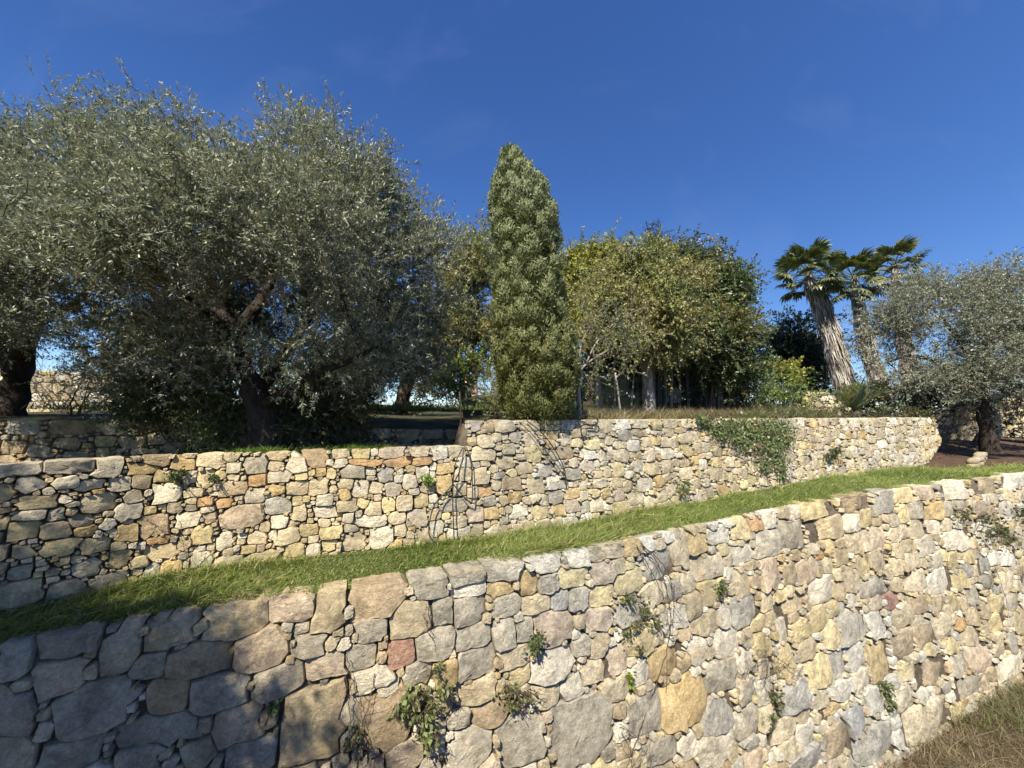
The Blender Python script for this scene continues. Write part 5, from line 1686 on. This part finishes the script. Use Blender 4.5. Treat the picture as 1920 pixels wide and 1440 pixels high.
wall_plant(lower, 'creeper', 'brownish creeper spread over the far upper right of the lower wall', [(1800, 965, 24, 20), (1840, 975, 30, 20), (1870, 990, 30, 24), (1890, 1010, 24, 22), (1850, 1000, 30, 20), (1905, 960, 20, 24)], 420, (.08, .05), M['shrub_leaf'], 12, 9, (.01, .12), 'creeper')
wall_plant(lower, 'wall_plant', 'small fern-like plant beside a big shaded stone at bottom left', [(515, 1320, 9, 11)], 90, (.04, .025), M['ivy'], 13, 4, (.01, .07))
wall_plant(lower, 'wall_plant', 'leafy sprig at the shaded left foot of the rusty stone, below the twigs', [(668, 1370, 14, 14), (655, 1385, 12, 10)], 120, (.04, .025), M['ivy'], 15, 6, (.01, .09))
wall_plant(lower, 'wall_plant', 'sprig with small leaves under the grey blocks, above the largest leafy plant', [(822, 1245, 14, 8), (815, 1255, 8, 8)], 80, (.04, .028), CP, 14, 4, (.01, .06))
wall_plant(upper, 'wall_plant', 'green plant in the top left of the upper wall, under an orange stone', [(330, 893, 22, 9), (345, 886, 14, 8), (402, 895, 12, 8)], 380, (.035, .018), M['green_leaf'], 16, 6, (.01, .08))
wall_plant(upper, 'wall_plant', 'bright green tuft in the upper wall left of the black hoses', [(800, 896, 10, 8), (806, 905, 6, 6)], 170, (.05, .025), M['bright_leaf'], 17, 4, (.01, .08))
wall_plant(upper, 'wall_plant', 'small grey shrub growing from the upper wall right of the ivy', [(1550, 855, 16, 8), (1560, 845, 14, 8)], 200, (.09, .04), M['shrub_leaf'], 18, 8, (.02, .16))
wall_plant(upper, 'wall_plant', 'dark plant at the foot of the upper wall, beside the grass', [(1275, 920, 10, 16), (1280, 905, 7, 8)], 170, (.07, .03), M['ivy'], 19, 6, (.02, .12))

def vine(wl, name, label, paths, r0, mat, cat, lift=.04, tuft=0, seed=0):
    r = np.random.default_rng(seed)
    mbv = MB()
    c0 = None
    for pts in paths:
        W = []
        for (px, py) in pts:
            q, v, J = wl.find(px, py)
            W.append(wl.world(q, v, lift * r.uniform(.7, 1.4)))
        W = smooth_path(W, 8 * len(pts))
        if c0 is None:
            c0 = W[0]
        n = len(W)
        mbv.add(*loft(W + np.cumsum(r.normal(0, .006, W.shape), 0) * .5 + r.normal(0, .005, W.shape), np.linspace(r0 * .7, r0 * .3, n), 5))
        for k in range(tuft):
            i = int(r.integers(n // 3, n))
            e = W[i] + r.normal(0, .16, 3) * np.array([1, .4, 1.3])
            e[1] -= .03
            mbv.add(*loft(smooth_path([W[i], (W[i] + e) / 2 + r.normal(0, .03, 3), e], 6), np.linspace(r0 * .4, r0 * .2, 6), 3))
    return tag(mbv.build(name, mat, None, True), label, cat)

BK = M['brown_bark']
vine(lower, 'dry_vine', 'long woody vine hanging down the lower wall from the coping, right of centre', [[(1195, 1015), (1225, 1050), (1245, 1095), (1254, 1150), (1250, 1215), (1225, 1300), (1200, 1370), (1178, 1440)], [(1190, 1022), (1215, 1070), (1238, 1120), (1250, 1180)], [(1200, 1018), (1240, 1060), (1258, 1110), (1256, 1170)]], .009, BK, 'vine', tuft=5, seed=1)
vine(lower, 'dry_vine', 'thin bare twig on the lower wall above the rusty red stone', [[(798, 1135), (806, 1180), (812, 1215), (818, 1245)], [(806, 1190), (795, 1160), (790, 1140)]], .005, BK, 'vine', seed=2)
vine(lower, 'dry_twigs', 'loose spray of thin dry twigs in the shaded lower wall, left of the largest plant', [[(650, 1225), (665, 1290), (680, 1350), (695, 1420)], [(648, 1260), (652, 1330), (650, 1400)], [(700, 1260), (690, 1320), (672, 1370)], [(655, 1390), (690, 1400), (720, 1415)]], .005, BK, 'twigs', tuft=6, seed=3)
vine(lower, 'dry_twigs', 'tuft of fine dead twigs on a grey stone of the lower wall, right side', [[(1425, 1215), (1445, 1240), (1460, 1260)], [(1430, 1230), (1400, 1250), (1385, 1265)], [(1440, 1225), (1470, 1245), (1500, 1270)], [(1435, 1235), (1430, 1265), (1420, 1290)]], .006, BK, 'twigs', tuft=16, seed=4)
vine(lower, 'dry_twigs', 'dry twigs hanging beside the tall ochre stone at the bottom', [[(1155, 1350), (1190, 1375), (1215, 1420)], [(1160, 1370), (1180, 1410), (1175, 1440)]], .005, BK, 'twigs', tuft=9, seed=5)
vine(lower, 'dry_vine', 'thin dark runner crossing stones at the upper right of the lower wall', [[(1860, 1060), (1880, 1110), (1888, 1160)], [(1862, 1065), (1850, 1100), (1846, 1130)]], .008, BK, 'vine', tuft=3, seed=6)
vine(upper, 'dry_vine', 'thin dry runners across the left of the upper wall', [[(340, 975), (352, 1010), (356, 1050), (362, 1082)], [(330, 900), (395, 945), (430, 980), (450, 1000)], [(260, 960), (300, 985), (350, 1005)]], .004, BK, 'vine', seed=7)
vine(upper, 'dry_vine', 'dry stems hanging below the ivy curtain', [[(1395, 850), (1420, 880), (1440, 905)], [(1430, 860), (1455, 885), (1470, 900)], [(1370, 840), (1392, 865), (1410, 890)]], .008, BK, 'vine', tuft=10, seed=8)

# ------------------------------------------------------------------ hoses and stake at the wall step
def hose(label, pts, rad, lifts, name='irrigation_hose', cat='hose'):
    W = []
    for (px, py), l in zip(pts, lifts):
        q, v, J = upper.find(px, py)
        W.append(upper.world(q, v, l))
    W = smooth_path(W, 10 * len(pts))
    V, Q, T = loft(W, np.full(len(W), rad * .68), 8)
    return tag(mesh(name, V, [Q, T], M['rubber'], None, True), label, cat, 'black hoses hanging on the upper wall')
hose('straight black hose hanging down to the grass below the wall step', [(866, 838), (850, 870), (846, 925), (847, 975), (849, 1012)], .011, [.05, .09, .08, .08, .07])
hose('black hose that bows out left and loops to the foot of the wall', [(868, 838), (858, 880), (842, 910), (815, 940), (804, 970), (803, 1000), (818, 1018)], .011, [.06, .1, .09, .08, .09, .09, .07])
hose('black hose bent in a sharp hook right of the straight one', [(872, 838), (880, 870), (882, 905), (882, 936), (876, 938), (860, 922), (846, 905)], .010, [.06, .08, .08, .08, .08, .08, .1])
hose('thicker black hose curving from the cypress foot to mid wall', [(984, 788), (1010, 812), (1035, 845), (1052, 880), (1057, 908)], .012, [.05, .09, .09, .08, .04])
hose('thinner black strand running just left of the curved hose', [(972, 792), (1000, 822), (1030, 860), (1048, 885), (1056, 900)], .008, [.05, .07, .07, .07, .05])  # thin black tube set just left of the thicker hose
hose('ring of coiled black hose lying on the coping beside the sapling', [(1112, 782), (1116, 792), (1104, 799), (1088, 793), (1082, 783), (1092, 779), (1112, 783), (1116, 791), (1102, 797), (1086, 790), (1084, 806), (1090, 822)], .011, [.06] * 11 + [.05])
sk = at(865, 795, upper.world(STEP - .15, 0, 0)[1] + .35)
V, Q, T = loft(np.array([[sk[0], sk[1], LEFTZ - .1], [sk[0] - .01, sk[1], .1], [sk[0] - .03, sk[1], at(862, 735, sk[1])[2]]]), [.014, .013, .012], 6)
tag(mesh('iron_stake', V, [Q, T], M['iron'], None, True), 'thin dark iron stake standing behind the step of the upper wall', 'stake')

# ------------------------------------------------------------------ wire fence behind the dry grass
fp_ = [(1092, 8.2), (1165, 8.9), (1240, 9.8), (1325, 10.7), (1400, 11.4), (1468, 12.0), (1506, 12.3)]
FP = np.array([at(x, 775, d) for x, d in fp_])
FP[:, 2] = ztop_line + .1
fen = thing('wire_fence', 'green chain-link fence with thin posts along the upper terrace', 'fence', FP[0])
for k, p in enumerate(FP):
    h = .95
    lean = np.array([R.normal(0, .02), 0, 0]) if k != 1 else np.array([-.12, 0, 0])
    V, Q, T = loft(np.array([p - [0, 0, .2], p + lean * .5 + [0, 0, h * .5], p + lean + [0, 0, h]]) - FP[0], [.022] * 3, 6)
    mesh('post', V, [Q, T], M['post'] if k != 1 else M['wood'], fen, True)
mb = MB()
seg = np.r_[0, np.cumsum(np.linalg.norm(np.diff(FP[:, :2], axis=0), axis=1))]
def fpt(s_, h):
    return np.array([np.interp(s_, seg, FP[:, 0]), np.interp(s_, seg, FP[:, 1]), FP[0, 2] + h])
for s_ in np.arange(-.85, seg[-1], .085):
    for sg in (1, -1):
        a, b_ = (s_, s_ + .85) if sg > 0 else (s_ + .85, s_)
        h0, h1 = 0.03, .88
        pa, pb_ = max(min(a, seg[-1]), 0), max(min(b_, seg[-1]), 0)
        f = lambda x: h0 + (h1 - h0) * (x - a) / (b_ - a)
        P = np.array([fpt(x, f(x)) for x in np.linspace(pa, pb_, 3)])
        if np.linalg.norm(P[0] - P[-1]) > .05:
            mb.add(*loft(P - FP[0], np.full(3, .0022), 3, False))
for h in (.05, .45, .9):
    P = np.array([fpt(x, h) for x in np.linspace(0, seg[-1], 14)])
    mb.add(*loft(P - FP[0], np.full(14, .003), 3, False))
stuff(mb.build('wire_mesh', M['wire'], fen))
# pale palings glimpsed in the thicket
pl0 = at(1250, 752, 11)
pal = thing('paling_panel', 'small panel of pale wooden palings in the shade of the thicket', 'paling panel', pl0)
for k in range(7):
    x = k * .055
    V = np.array([[x + sx * .016, sy * .008, z] for z in (-.05, .38 + .02 * R.normal()) for sx, sy in ((-1, -1), (1, -1), (1, 1), (-1, 1))])
    mesh('paling', V, np.array([[0, 1, 5, 4], [1, 2, 6, 5], [2, 3, 7, 6], [3, 0, 4, 7], [4, 5, 6, 7]]), M['wood'], pal)
V = np.array([[x, y_, z] for z in (.26, .30) for x, y_ in ((-.03, .010), (.36, .010), (.36, .02), (-.03, .02))])
mesh('rail', V, np.array([[0, 1, 5, 4], [1, 2, 6, 5], [2, 3, 7, 6], [3, 0, 4, 7], [4, 5, 6, 7], [0, 1, 2, 3]]), M['wood'], pal)

# ------------------------------------------------------------------ person with a phone
def flat(name, col, rough=.7):
    m, t, b = newmat(name)
    pos = nd(t, 'ShaderNodeNewGeometry').outputs['Position']
    c = mix(t, 1.0, col, ramp(t, noise(t, pos, 14, 4, .6), [(.3, .8), (.7, 1.15)]), 'MULTIPLY')
    t.links.new(c, b.inputs['Base Color'])
    b.inputs['Roughness'].default_value = rough
    return m
skin = flat('skin', (.5, .28, .2), .5)
shirt = flat('pink_cloth', (.5, .27, .24))
trous = flat('dark_cloth', (.05, .05, .06))
hairm = flat('dark_hair', (.05, .03, .02))
pf = at(889, 790, 13.6)
pf[2] = at(889, 703, 13.6)[2] - 1.68
per = thing('person', 'person in pink top and dark trousers raising a black phone, left of the cypress', 'person', pf)
def skinned(name, verts, edges, rads, mat, root=0, sub=2):
    me = bpy.data.meshes.new(name)
    me.from_pydata(verts, edges, [])
    o = bpy.data.objects.new(name, me)
    C.objects.link(o)
    o.parent = per
    md = o.modifiers.new('skin', 'SKIN')
    for i, r_ in enumerate(rads):
        v = me.skin_vertices[0].data[i]
        v.radius = (r_, r_) if not hasattr(r_, '__len__') else r_
        v.use_root = (i == root)
    md.use_smooth_shade = True
    o.modifiers.new('sub', 'SUBSURF').levels = sub
    o.modifiers['sub'].render_levels = sub
    me.materials.append(mat)
    return o
# facing left (-X), both arms raised to hold the phone before the face
vb = [(0, 0, .95), (0, 0, 1.15), (.01, 0, 1.35), (.0, 0, 1.45), (-.02, 0, 1.52), (-.03, 0, 1.60), (-.02, 0, 1.68),
      (-.01, .17, 1.40), (-.16, .2, 1.22), (-.32, .07, 1.45), (-.36, .04, 1.50),
      (-.01, -.17, 1.40), (-.16, -.2, 1.22), (-.32, -.07, 1.45), (-.36, -.04, 1.50),
      (0, .09, .90), (-.01, .1, .50), (.02, .1, .09), (-.10, .11, .04),
      (0, -.09, .90), (.03, -.1, .50), (.08, -.1, .09), (-.04, -.11, .04)]
eb = [(0, 1), (1, 2), (2, 3), (3, 4), (4, 5), (5, 6), (2, 7), (7, 8), (8, 9), (9, 10), (2, 11), (11, 12), (12, 13), (13, 14), (0, 15), (15, 16), (16, 17), (17, 18), (0, 19), (19, 20), (20, 21), (21, 22)]
rb = [.12, .115, .13, .06, .055, .095, .075, .055, .045, .032, .03, .055, .045, .032, .03, .085, .055, .042, .035, .085, .055, .042, .035]
skinned('body', vb, eb, rb, skin)
skinned('top', [(0, 0, .9), (0, 0, 1.15), (.01, 0, 1.35), (0, 0, 1.43), (-.01, .17, 1.40), (-.09, .19, 1.30), (-.01, -.17, 1.40), (-.09, -.19, 1.30)], [(0, 1), (1, 2), (2, 3), (2, 4), (4, 5), (2, 6), (6, 7)], [.14, .133, .148, .075, .07, .062, .07, .062], shirt)
skinned('trousers', [(0, 0, .97), (0, .09, .88), (-.01, .1, .50), (.02, .1, .12), (0, -.09, .88), (.03, -.1, .50), (.08, -.1, .12)], [(0, 1), (1, 2), (2, 3), (0, 4), (4, 5), (5, 6)], [.135, .1, .07, .06, .1, .07, .06], trous)
skinned('hair', [(.03, 0, 1.58), (.02, 0, 1.66), (-.03, 0, 1.71)], [(0, 1), (1, 2)], [.085, .092, .07], hairm)
ph = MB()
V = np.array([[x, y_, z] for z in (1.47, 1.61) for x, y_ in ((-.41, -.035), (-.398, -.035), (-.398, .035), (-.41, .035))])
pho = mesh('phone', V + pf, np.array([[0, 1, 5, 4], [1, 2, 6, 5], [2, 3, 7, 6], [3, 0, 4, 7], [4, 5, 6, 7], [0, 3, 2, 1]]), M['rubber'])
tag(pho, 'small black phone held up in both hands by the person', 'phone')
